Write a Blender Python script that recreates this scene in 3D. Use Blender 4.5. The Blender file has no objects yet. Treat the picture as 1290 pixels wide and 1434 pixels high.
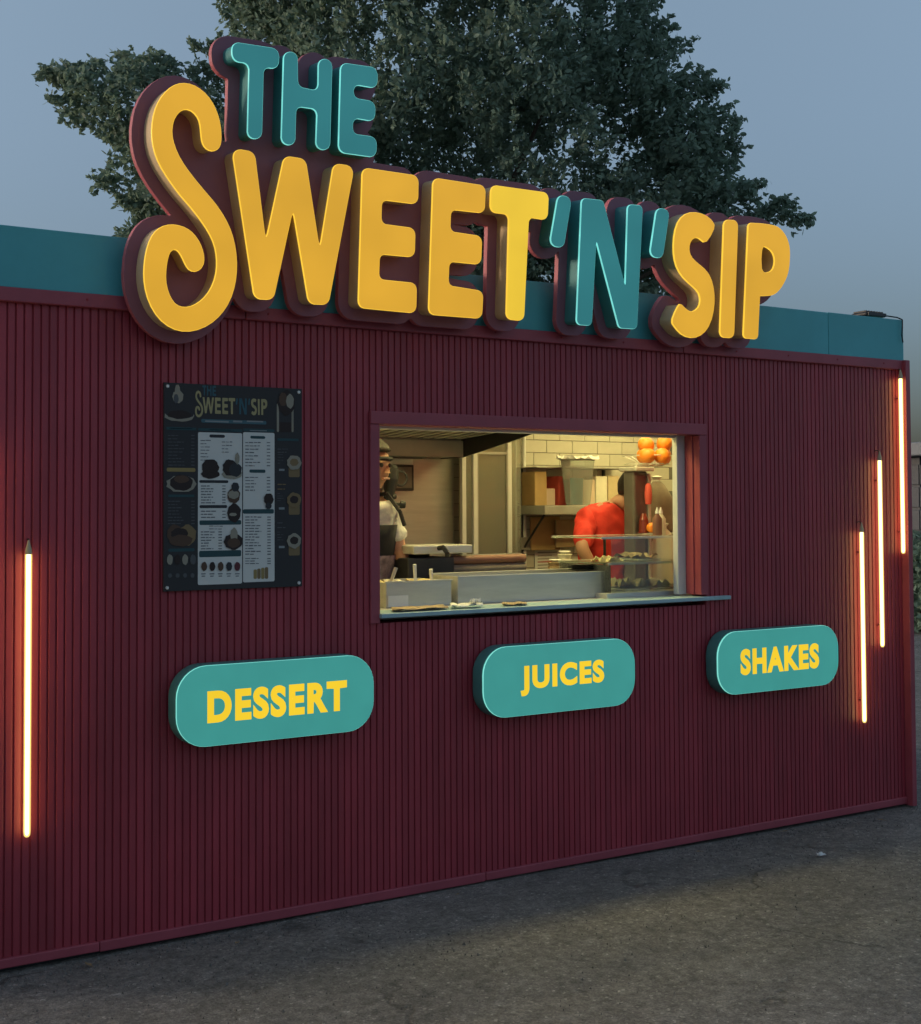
import bpy, bmesh, math, random
import numpy as np
from mathutils import Vector, Matrix

# ---------------------------------------------------------------- camera, sky, sun, exposure
SC = bpy.context.scene
COL = SC.collection
CAM_LOC = (-6.25217, -5.03686, 1.65)
CAM_R = (0.841368, -0.540439, -0.005088)
CAM_U = (-0.014342, -0.031737, 0.999393)
CAM_F = (0.540272, 0.840785, 0.034453)
cam = bpy.data.cameras.new('camera')
cam_ob = bpy.data.objects.new('camera', cam)
COL.objects.link(cam_ob)
cam_ob.matrix_world = Matrix(((CAM_R[0], CAM_U[0], -CAM_F[0], CAM_LOC[0]),
                              (CAM_R[1], CAM_U[1], -CAM_F[1], CAM_LOC[1]),
                              (CAM_R[2], CAM_U[2], -CAM_F[2], CAM_LOC[2]),
                              (0, 0, 0, 1)))
cam.sensor_fit = 'HORIZONTAL'
cam.sensor_width = 36.0
cam.lens = 36.0 * 1900.0 / 1290.0
cam.shift_y = (647.13 - 717.0) / 1290.0
cam.clip_start = 0.05
cam.clip_end = 3000
SC.camera = cam_ob

SUN_EL, SUN_AZ = 4.0, 300.0          # degrees; azimuth clockwise from +Y
world = bpy.data.worlds.new('World')
SC.world = world
world.use_nodes = True
wn = world.node_tree
wn.nodes.clear()
sky = wn.nodes.new('ShaderNodeTexSky')
sky.sky_type = 'NISHITA'
sky.sun_disc = False
sky.sun_elevation = math.radians(SUN_EL)
sky.sun_rotation = math.radians(SUN_AZ)
sky.altitude = 50
sky.air_density = 1.0
sky.dust_density = 3.0
sky.ozone_density = 3.0
hsv = wn.nodes.new('ShaderNodeHueSaturation')
hsv.inputs['Saturation'].default_value = 0.67
bg = wn.nodes.new('ShaderNodeBackground')
bg.inputs['Strength'].default_value = 0.15
wo = wn.nodes.new('ShaderNodeOutputWorld')
wn.links.new(sky.outputs[0], hsv.inputs['Color'])
# dusk haze: the sky dims evenly towards the horizon, all the way round
wtc = wn.nodes.new('ShaderNodeTexCoord')
wsx = wn.nodes.new('ShaderNodeSeparateXYZ')
wmr = wn.nodes.new('ShaderNodeMapRange')
wmr.inputs['From Max'].default_value = 0.36
wmx = wn.nodes.new('ShaderNodeMix')
wmx.data_type = 'RGBA'
wmx.inputs['A'].default_value = (0.52, 0.53, 0.66, 1)
wmx.inputs['B'].default_value = (1, 1.02, 0.98, 1)
wvs = wn.nodes.new('ShaderNodeVectorMath')
wvs.operation = 'MULTIPLY'
wn.links.new(wtc.outputs['Generated'], wsx.inputs[0])
wn.links.new(wsx.outputs['Z'], wmr.inputs['Value'])
wn.links.new(wmr.outputs[0], wmx.inputs['Factor'])
wn.links.new(hsv.outputs[0], wvs.inputs[0])
wn.links.new(wmx.outputs['Result'], wvs.inputs[1])
wn.links.new(wvs.outputs[0], bg.inputs['Color'])
wn.links.new(bg.outputs[0], wo.inputs['Surface'])

sun = bpy.data.lights.new('sun', 'SUN')
sun.energy = 0.6
sun.angle = math.radians(12)
sun.color = (1.0, 0.78, 0.58)
sun_ob = bpy.data.objects.new('sun', sun)
COL.objects.link(sun_ob)
_a, _e = math.radians(SUN_AZ), math.radians(SUN_EL)
_d = Vector((math.sin(_a) * math.cos(_e), math.cos(_a) * math.cos(_e), math.sin(_e)))
sun_ob.rotation_euler = _d.to_track_quat('Z', 'Y').to_euler()
sun_ob.location = (-20, -4, 12)

SC.view_settings.view_transform = 'Standard'
SC.view_settings.look = 'None'
SC.view_settings.exposure = 1.42
SC.view_settings.gamma = 1.0
SC.view_settings.use_curve_mapping = False
try:
    SC.cycles.use_denoising = True
    SC.cycles.use_adaptive_sampling = True
    SC.cycles.adaptive_threshold = 0.02
    SC.cycles.max_bounces = 5
    SC.cycles.transparent_max_bounces = 12
    SC.cycles.sample_clamp_indirect = 6.0
except Exception:
    pass

# ---------------------------------------------------------------- traced outlines, metres
LETTERS = [["T0","teal",[[[0.4188,1.0404],[0.4105,1.0381],[0.4038,1.0341],[0.3988,1.0287],[0.3955,1.0217],[0.3939,1.0131],[0.3947,0.9973],[0.3972,0.9889],[0.4012,0.9822],[0.4068,0.9773],[0.4139,0.9741],[0.4226,0.9727],[0.439,0.9739],[0.4479,0.9724],[0.4552,0.9691],[0.4608,0.964],[0.4647,0.9571],[0.467,0.9483],[0.47,0.7129],[0.4721,0.7052],[0.4756,0.6992],[0.4805,0.695],[0.487,0.6924],[0.4949,0.6916],[0.5023,0.6926],[0.5095,0.6955],[0.5154,0.6995],[0.5198,0.7047],[0.5229,0.7111],[0.5246,0.7187],[0.5221,0.9461],[0.524,0.9543],[0.5275,0.9611],[0.5325,0.9663],[0.5391,0.9701],[0.5472,0.9723],[0.5592,0.9727],[0.5671,0.9749],[0.5735,0.9784],[0.5786,0.9834],[0.5822,0.9898],[0.5844,0.9977],[0.5852,1.0187],[0.5833,1.0276],[0.5797,1.0348],[0.5743,1.0402],[0.5672,1.0438],[0.5582,1.0457]]]],["H0","teal",[[[0.6105,1.0173],[0.6123,1.025],[0.6154,1.0314],[0.62,1.0366],[0.626,1.0406],[0.6334,1.0433],[0.6396,1.0441],[0.6474,1.0432],[0.6539,1.0406],[0.6589,1.0363],[0.6626,1.0305],[0.6648,1.0229],[0.6691,0.9388],[0.6714,0.9311],[0.675,0.9247],[0.6801,0.9198],[0.6865,0.9162],[0.6944,0.9142],[0.7375,0.9131],[0.7462,0.915],[0.7533,0.9186],[0.7586,0.924],[0.7622,0.931],[0.7641,0.9398],[0.7621,1.0156],[0.7638,1.0237],[0.767,1.0304],[0.7719,1.0357],[0.7782,1.0396],[0.7861,1.0421],[0.7916,1.0425],[0.7996,1.0412],[0.8061,1.0382],[0.8112,1.0335],[0.8147,1.0273],[0.8168,1.0195],[0.8209,0.7171],[0.8191,0.7092],[0.8159,0.7026],[0.8111,0.6974],[0.8049,0.6934],[0.7972,0.6909],[0.7899,0.6902],[0.7817,0.6915],[0.775,0.6945],[0.7698,0.6992],[0.7662,0.7056],[0.7642,0.7137],[0.764,0.819],[0.7618,0.8276],[0.7581,0.8345],[0.7527,0.8397],[0.7457,0.8432],[0.7371,0.845],[0.6913,0.8434],[0.6831,0.8411],[0.6765,0.8373],[0.6715,0.8321],[0.668,0.8253],[0.6662,0.8171],[0.6675,0.7144],[0.6656,0.7064],[0.6623,0.6998],[0.6575,0.6946],[0.6512,0.6908],[0.6434,0.6884],[0.638,0.6881],[0.6301,0.6895],[0.6238,0.6925],[0.6188,0.6971],[0.6154,0.7032],[0.6134,0.711]]]],["E0","teal",[[[0.8608,1.0156],[0.8627,1.0238],[0.8661,1.0306],[0.8711,1.0358],[0.8776,1.0396],[0.8857,1.042],[0.9967,1.0468],[1.0053,1.0452],[1.0122,1.0418],[1.0177,1.0368],[1.0215,1.0301],[1.0239,1.0217],[1.0247,0.9972],[1.0229,0.9886],[1.0194,0.9817],[1.0142,0.9763],[1.0074,0.9725],[0.9989,0.9704],[0.9435,0.9698],[0.9353,0.9677],[0.9287,0.9642],[0.9235,0.9591],[0.9199,0.9525],[0.9177,0.9444],[0.9176,0.9369],[0.9195,0.9284],[0.923,0.9214],[0.9283,0.9161],[0.9351,0.9125],[0.9437,0.9104],[0.9936,0.9107],[1.0019,0.9087],[1.0088,0.9052],[1.014,0.9],[1.0176,0.8932],[1.0197,0.8849],[1.0198,0.8622],[1.0178,0.8537],[1.0142,0.8469],[1.009,0.8417],[1.0022,0.8381],[0.9938,0.836],[0.946,0.8362],[0.9377,0.8342],[0.9309,0.8306],[0.9257,0.8255],[0.9221,0.8187],[0.9199,0.8105],[0.9197,0.7935],[0.9217,0.7849],[0.9254,0.778],[0.9307,0.7727],[0.9377,0.7691],[0.9463,0.7672],[1.0059,0.7685],[1.0145,0.7665],[1.0215,0.763],[1.0268,0.7577],[1.0304,0.7508],[1.0325,0.7423],[1.0323,0.7174],[1.0303,0.7092],[1.0267,0.7025],[1.0216,0.6974],[1.0149,0.6937],[1.0067,0.6916],[0.8914,0.69],[0.883,0.692],[0.8762,0.6955],[0.8709,0.7006],[0.8672,0.7073],[0.865,0.7157]]]],["BS","yellow",[[[0.3579,0.6751],[0.3577,0.6603],[0.3557,0.648],[0.3514,0.6377],[0.3447,0.6294],[0.3357,0.6237],[0.325,0.6209],[0.3138,0.6217],[0.3034,0.6259],[0.295,0.6331],[0.2889,0.6427],[0.285,0.6543],[0.2824,0.6674],[0.2805,0.6816],[0.2786,0.6964],[0.276,0.7111],[0.2713,0.7256],[0.2634,0.7393],[0.2516,0.751],[0.2366,0.7591],[0.2204,0.7619],[0.2049,0.7585],[0.1909,0.7493],[0.1787,0.735],[0.1691,0.7163],[0.1633,0.6945],[0.1616,0.672],[0.1638,0.6499],[0.1699,0.6274],[0.18,0.6032],[0.1937,0.5784],[0.2112,0.554],[0.2329,0.5289],[0.2586,0.5021],[0.2865,0.4748],[0.313,0.4498],[0.3349,0.4291],[0.3509,0.4126],[0.3642,0.3971],[0.3782,0.3791],[0.3933,0.3572],[0.4077,0.3315],[0.42,0.3024],[0.4295,0.2708],[0.436,0.2381],[0.4396,0.2055],[0.4403,0.1725],[0.4378,0.1389],[0.4317,0.1053],[0.4219,0.0733],[0.4085,0.0436],[0.3917,0.0167],[0.3717,-0.0074],[0.3484,-0.0285],[0.3218,-0.0463],[0.2925,-0.0598],[0.2621,-0.068],[0.2322,-0.0698],[0.2033,-0.0652],[0.1757,-0.0544],[0.1501,-0.0374],[0.1273,-0.0147],[0.1084,0.0127],[0.0939,0.043],[0.084,0.0739],[0.0783,0.1038],[0.076,0.1329],[0.0763,0.162],[0.0788,0.1914],[0.0838,0.2207],[0.0912,0.2477],[0.1012,0.2708],[0.1138,0.2891],[0.1285,0.3028],[0.1449,0.3126],[0.1626,0.3188],[0.1817,0.3215],[0.2016,0.321],[0.2211,0.3173],[0.2392,0.3107],[0.2552,0.3009],[0.2692,0.2882],[0.2813,0.2733],[0.2914,0.2569],[0.2991,0.2391],[0.3042,0.2206],[0.3058,0.2026],[0.3033,0.1868],[0.2965,0.1739],[0.2863,0.1645],[0.274,0.1593],[0.2614,0.1593],[0.2502,0.1645],[0.241,0.1742],[0.2331,0.187],[0.2254,0.2012],[0.2171,0.2148],[0.208,0.2259],[0.1981,0.2327],[0.1881,0.2342],[0.1789,0.2304],[0.1711,0.2218],[0.1652,0.2086],[0.1609,0.1911],[0.1579,0.1704],[0.1563,0.1478],[0.1564,0.1251],[0.1589,0.103],[0.1644,0.0816],[0.1726,0.0611],[0.1831,0.043],[0.1954,0.0292],[0.2099,0.0205],[0.2269,0.0166],[0.2454,0.0175],[0.2642,0.0228],[0.2829,0.0323],[0.3012,0.0457],[0.3185,0.0628],[0.3336,0.0832],[0.346,0.1065],[0.3552,0.1317],[0.3608,0.1574],[0.363,0.1823],[0.3622,0.207],[0.359,0.2318],[0.3528,0.2565],[0.3433,0.28],[0.3309,0.302],[0.3164,0.3228],[0.3004,0.3429],[0.2832,0.3628],[0.2643,0.3828],[0.2444,0.4024],[0.2258,0.4198],[0.2097,0.4351],[0.1931,0.4523],[0.1732,0.4746],[0.1515,0.5006],[0.1314,0.5275],[0.115,0.5545],[0.1028,0.582],[0.0946,0.609],[0.0898,0.6351],[0.0881,0.6611],[0.0891,0.6877],[0.0925,0.7143],[0.0984,0.7397],[0.1075,0.764],[0.12,0.7874],[0.1352,0.8086],[0.1519,0.8262],[0.1693,0.8393],[0.1871,0.8479],[0.2056,0.8524],[0.2253,0.853],[0.2459,0.8495],[0.2667,0.8415],[0.2865,0.8296],[0.3044,0.8143],[0.3197,0.7961],[0.3324,0.7756],[0.3422,0.754],[0.3493,0.7327],[0.354,0.7122],[0.3567,0.6927]]]],["W","yellow",[[[0.4158,0.6038],[0.4163,0.6149],[0.4193,0.6238],[0.425,0.6305],[0.4333,0.635],[0.4441,0.6374],[0.4748,0.6364],[0.4824,0.6344],[0.4889,0.6311],[0.4942,0.6265],[0.4984,0.6206],[0.5015,0.6134],[0.5512,0.335],[0.555,0.3223],[0.5588,0.3159],[0.5627,0.3159],[0.5666,0.3222],[0.5705,0.3349],[0.6241,0.6156],[0.6273,0.623],[0.6317,0.629],[0.6373,0.6335],[0.644,0.6367],[0.6518,0.6384],[0.6943,0.638],[0.7019,0.6363],[0.7084,0.6332],[0.7138,0.6288],[0.7181,0.6231],[0.7214,0.616],[0.7848,0.3269],[0.7892,0.3138],[0.7934,0.3074],[0.7972,0.3075],[0.8008,0.3143],[0.8041,0.3277],[0.8428,0.6139],[0.8457,0.6217],[0.85,0.628],[0.8555,0.6329],[0.8624,0.6362],[0.8705,0.6382],[0.9011,0.6382],[0.9113,0.6357],[0.9192,0.6312],[0.9247,0.6246],[0.9279,0.6161],[0.9288,0.6056],[0.8449,0.0997],[0.8419,0.0924],[0.8378,0.0864],[0.8326,0.0818],[0.8261,0.0784],[0.8186,0.0763],[0.7824,0.0746],[0.7745,0.0761],[0.7677,0.079],[0.762,0.0833],[0.7573,0.0891],[0.7538,0.0963],[0.6823,0.4067],[0.6783,0.4176],[0.6744,0.423],[0.6705,0.4229],[0.6668,0.4174],[0.6632,0.4063],[0.6035,0.0998],[0.6004,0.0928],[0.5961,0.0869],[0.5908,0.0824],[0.5844,0.0792],[0.577,0.0772],[0.5476,0.0762],[0.5396,0.0777],[0.5328,0.0808],[0.5271,0.0852],[0.5226,0.0912],[0.5192,0.0986]]]],["E1","yellow",[[[0.9772,0.6121],[0.9791,0.6206],[0.9827,0.6274],[0.9879,0.6327],[0.9947,0.6364],[1.0031,0.6384],[1.2119,0.6387],[1.2201,0.6367],[1.2268,0.6332],[1.232,0.6281],[1.2357,0.6215],[1.2379,0.6133],[1.2395,0.5527],[1.2376,0.5442],[1.2341,0.5373],[1.229,0.5319],[1.2222,0.5282],[1.2137,0.526],[1.0934,0.5248],[1.085,0.5226],[1.0782,0.5189],[1.0731,0.5136],[1.0696,0.5067],[1.0677,0.4982],[1.0687,0.4466],[1.0709,0.4384],[1.0745,0.4318],[1.0797,0.4267],[1.0864,0.4231],[1.0945,0.4211],[1.2067,0.4204],[1.2149,0.4183],[1.2215,0.4148],[1.2267,0.4097],[1.2304,0.4031],[1.2325,0.3949],[1.2338,0.3314],[1.2319,0.323],[1.2284,0.3161],[1.2233,0.3108],[1.2166,0.3071],[1.2082,0.3049],[1.0932,0.303],[1.085,0.3008],[1.0783,0.2971],[1.0732,0.2919],[1.0697,0.2851],[1.0677,0.2768],[1.068,0.2193],[1.0701,0.211],[1.0737,0.2043],[1.0789,0.1991],[1.0856,0.1955],[1.0939,0.1935],[1.2246,0.1932],[1.2328,0.1912],[1.2395,0.1877],[1.2447,0.1826],[1.2484,0.1759],[1.2505,0.1677],[1.2518,0.1002],[1.2498,0.0916],[1.2462,0.0847],[1.241,0.0794],[1.2341,0.0758],[1.2255,0.0737],[1.0086,0.0756],[1.0004,0.0776],[0.9937,0.0812],[0.9885,0.0864],[0.9849,0.0931],[0.9828,0.1013]]]],["E2","yellow",[[[1.3143,0.6137],[1.3162,0.6222],[1.3198,0.6291],[1.3251,0.6343],[1.3319,0.638],[1.3404,0.64],[1.548,0.6389],[1.5563,0.6369],[1.563,0.6333],[1.5681,0.6281],[1.5718,0.6214],[1.5739,0.6132],[1.5744,0.5525],[1.5724,0.5442],[1.5689,0.5374],[1.5638,0.5322],[1.5572,0.5284],[1.5489,0.5263],[1.429,0.5237],[1.4208,0.5215],[1.4141,0.5178],[1.409,0.5126],[1.4055,0.5059],[1.4035,0.4976],[1.4036,0.4507],[1.4056,0.4425],[1.4092,0.4358],[1.4143,0.4306],[1.4209,0.4269],[1.4291,0.4248],[1.5411,0.4225],[1.5492,0.4203],[1.5558,0.4167],[1.5609,0.4115],[1.5645,0.4049],[1.5666,0.3967],[1.5672,0.3317],[1.5652,0.3233],[1.5617,0.3165],[1.5565,0.3113],[1.5498,0.3076],[1.5414,0.3055],[1.4312,0.3045],[1.4229,0.3024],[1.4162,0.2987],[1.411,0.2935],[1.4075,0.2867],[1.4055,0.2783],[1.4058,0.2216],[1.4078,0.2136],[1.4112,0.207],[1.4162,0.2019],[1.4226,0.1981],[1.4305,0.1958],[1.5598,0.1891],[1.5678,0.1868],[1.5742,0.183],[1.5791,0.1778],[1.5826,0.1711],[1.5845,0.163],[1.5842,0.1003],[1.5821,0.092],[1.5785,0.0853],[1.5734,0.0801],[1.5667,0.0765],[1.5584,0.0744],[1.3455,0.073],[1.3371,0.0749],[1.3303,0.0785],[1.3251,0.0836],[1.3214,0.0904],[1.3193,0.0987]]]],["T1","yellow",[[[1.6074,0.6203],[1.6093,0.6288],[1.6129,0.6357],[1.618,0.641],[1.6248,0.6447],[1.6332,0.6468],[1.8839,0.649],[1.8923,0.647],[1.8992,0.6434],[1.9044,0.6382],[1.9081,0.6313],[1.9101,0.6229],[1.91,0.5601],[1.9079,0.5516],[1.9041,0.5448],[1.8988,0.5396],[1.8919,0.5361],[1.8833,0.5342],[1.8347,0.5354],[1.8262,0.5335],[1.8192,0.53],[1.8139,0.5248],[1.8102,0.518],[1.808,0.5095],[1.8062,0.106],[1.8042,0.0976],[1.8005,0.0908],[1.7952,0.0857],[1.7884,0.0821],[1.7799,0.0802],[1.742,0.0807],[1.7339,0.0827],[1.7273,0.0863],[1.7221,0.0914],[1.7185,0.098],[1.7163,0.1061],[1.7075,0.5103],[1.7052,0.5186],[1.7015,0.5253],[1.6962,0.5304],[1.6894,0.5339],[1.681,0.5357],[1.635,0.5349],[1.6266,0.5368],[1.6198,0.5402],[1.6145,0.5454],[1.6108,0.5521],[1.6086,0.5604]]]],["A1","teal",[[[1.964,0.6227],[1.9672,0.6307],[1.9718,0.6371],[1.9777,0.6418],[1.9848,0.6449],[1.9933,0.6464],[2.008,0.6455],[2.0175,0.6425],[2.0248,0.6379],[2.03,0.6315],[2.0331,0.6234],[2.0341,0.6135],[2.0097,0.4456],[2.0066,0.4377],[2.0022,0.4313],[1.9964,0.4265],[1.9893,0.4233],[1.9809,0.4217],[1.9643,0.4223],[1.9546,0.4252],[1.9471,0.4298],[1.9418,0.4363],[1.9387,0.4445],[1.9377,0.4546]]]],["N","teal",[[[2.1001,0.6289],[2.1016,0.6352],[2.1043,0.6404],[2.1081,0.6444],[2.1132,0.6473],[2.1194,0.649],[2.204,0.6516],[2.2089,0.6507],[2.2133,0.649],[2.2171,0.6465],[2.2204,0.6432],[2.2232,0.6391],[2.362,0.2949],[2.3666,0.2865],[2.3702,0.2825],[2.3729,0.2831],[2.3747,0.2881],[2.3755,0.2977],[2.3681,0.6319],[2.3694,0.6382],[2.372,0.6434],[2.3758,0.6475],[2.3808,0.6505],[2.387,0.6523],[2.4312,0.6547],[2.438,0.6534],[2.4434,0.6508],[2.4477,0.6468],[2.4506,0.6414],[2.4522,0.6347],[2.4521,0.1069],[2.4506,0.1005],[2.4478,0.0953],[2.4439,0.0913],[2.4387,0.0885],[2.4324,0.0869],[2.3631,0.0858],[2.3583,0.0867],[2.354,0.0884],[2.3502,0.0909],[2.347,0.0942],[2.3443,0.0983],[2.2012,0.4526],[2.197,0.4604],[2.1935,0.464],[2.1908,0.4635],[2.1889,0.4588],[2.1878,0.4501],[2.1851,0.1045],[2.1835,0.0982],[2.1807,0.093],[2.1767,0.089],[2.1716,0.0863],[2.1652,0.0847],[2.1226,0.0844],[2.1162,0.0859],[2.1109,0.0887],[2.1069,0.0927],[2.1041,0.0979],[2.1025,0.1043]]]],["A2","teal",[[[2.5397,0.6308],[2.5426,0.6385],[2.5468,0.6448],[2.5522,0.6497],[2.5589,0.6532],[2.5669,0.6552],[2.586,0.6556],[2.5962,0.6533],[2.6041,0.649],[2.6098,0.6427],[2.6132,0.6343],[2.6144,0.624],[2.592,0.454],[2.589,0.446],[2.5846,0.4396],[2.5789,0.4348],[2.5719,0.4314],[2.5636,0.4297],[2.5446,0.4301],[2.5349,0.4328],[2.5274,0.4373],[2.5219,0.4436],[2.5187,0.4518],[2.5175,0.4618]]]],["S2","yellow",[[[2.8625,0.5372],[2.8858,0.5651],[2.9037,0.5982],[2.9058,0.6181],[2.8961,0.6294],[2.8808,0.6407],[2.8575,0.6516],[2.8242,0.6596],[2.7867,0.6622],[2.7517,0.6577],[2.7213,0.6459],[2.696,0.6275],[2.677,0.6021],[2.6649,0.57],[2.6589,0.5334],[2.6578,0.4952],[2.6614,0.4589],[2.6694,0.4272],[2.6824,0.3993],[2.7011,0.374],[2.7269,0.351],[2.7591,0.3306],[2.7907,0.3131],[2.8149,0.2983],[2.8309,0.2834],[2.84,0.2658],[2.843,0.2469],[2.8405,0.2289],[2.8313,0.2125],[2.8148,0.1982],[2.7948,0.1897],[2.7753,0.1896],[2.7562,0.1967],[2.7373,0.2077],[2.7218,0.2167],[2.7117,0.2178],[2.7009,0.2048],[2.685,0.1767],[2.6728,0.1473],[2.6735,0.1291],[2.6859,0.1157],[2.7059,0.0986],[2.7319,0.082],[2.7622,0.0719],[2.7939,0.0689],[2.8244,0.0729],[2.8531,0.0842],[2.8794,0.103],[2.9016,0.1298],[2.9176,0.164],[2.9272,0.2025],[2.9307,0.242],[2.9282,0.2809],[2.9199,0.3179],[2.906,0.3505],[2.8864,0.3769],[2.8607,0.3977],[2.8297,0.4143],[2.7993,0.4292],[2.7756,0.4447],[2.7601,0.4624],[2.7528,0.483],[2.7527,0.5039],[2.7583,0.5218],[2.7689,0.5356],[2.7836,0.5446],[2.7999,0.548],[2.8157,0.5459],[2.8304,0.5392],[2.8446,0.5316]]]],["I","yellow",[[[2.9721,0.6231],[2.9738,0.6311],[2.9771,0.6378],[2.9819,0.6431],[2.9882,0.647],[2.996,0.6495],[3.0324,0.6524],[3.0413,0.6509],[3.0485,0.6476],[3.0541,0.6426],[3.0581,0.6357],[3.0604,0.627],[3.071,0.1109],[3.0691,0.1025],[3.0656,0.0956],[3.0605,0.0903],[3.0537,0.0866],[3.0454,0.0844],[3.0086,0.0838],[3.0002,0.0856],[2.9934,0.0891],[2.9881,0.0942],[2.9843,0.1009],[2.9821,0.1092]]]],["P","yellow",[[[3.1348,0.6335],[3.1365,0.6402],[3.1399,0.6455],[3.1449,0.6493],[3.1514,0.6516],[3.2175,0.6565],[3.2325,0.6568],[3.2509,0.657],[3.2708,0.6571],[3.2887,0.6568],[3.3032,0.6563],[3.3156,0.6554],[3.3273,0.6535],[3.339,0.6501],[3.3511,0.6449],[3.3632,0.638],[3.3749,0.6298],[3.3856,0.6205],[3.3953,0.6099],[3.4041,0.5981],[3.4117,0.5852],[3.4177,0.5715],[3.422,0.557],[3.4247,0.5415],[3.4262,0.5253],[3.4268,0.5081],[3.4268,0.4897],[3.4259,0.4703],[3.4237,0.4509],[3.4194,0.432],[3.4128,0.4139],[3.4041,0.3963],[3.3942,0.3798],[3.3837,0.365],[3.3729,0.352],[3.3614,0.3407],[3.3497,0.3311],[3.3379,0.3235],[3.3262,0.3181],[3.3145,0.3147],[3.3025,0.3124],[3.2894,0.3103],[3.2746,0.3084],[3.2587,0.3068],[3.2431,0.3055],[3.2373,0.305],[3.2354,0.3043],[3.234,0.3032],[3.2331,0.3017],[3.2326,0.2998],[3.2332,0.1075],[3.2312,0.1004],[3.2276,0.095],[3.2223,0.0914],[3.2152,0.0894],[3.1574,0.0893],[3.1503,0.0912],[3.145,0.0948],[3.1413,0.1001],[3.1393,0.1071]],[[3.2316,0.5317],[3.2418,0.5505],[3.2581,0.5492],[3.2777,0.5437],[3.297,0.5351],[3.3127,0.5214],[3.3232,0.5039],[3.3277,0.4844],[3.3264,0.4646],[3.32,0.4465],[3.3086,0.4323],[3.2928,0.4236],[3.2735,0.4183],[3.2531,0.4172],[3.2368,0.4362],[3.2294,0.484]]]]]
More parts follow.
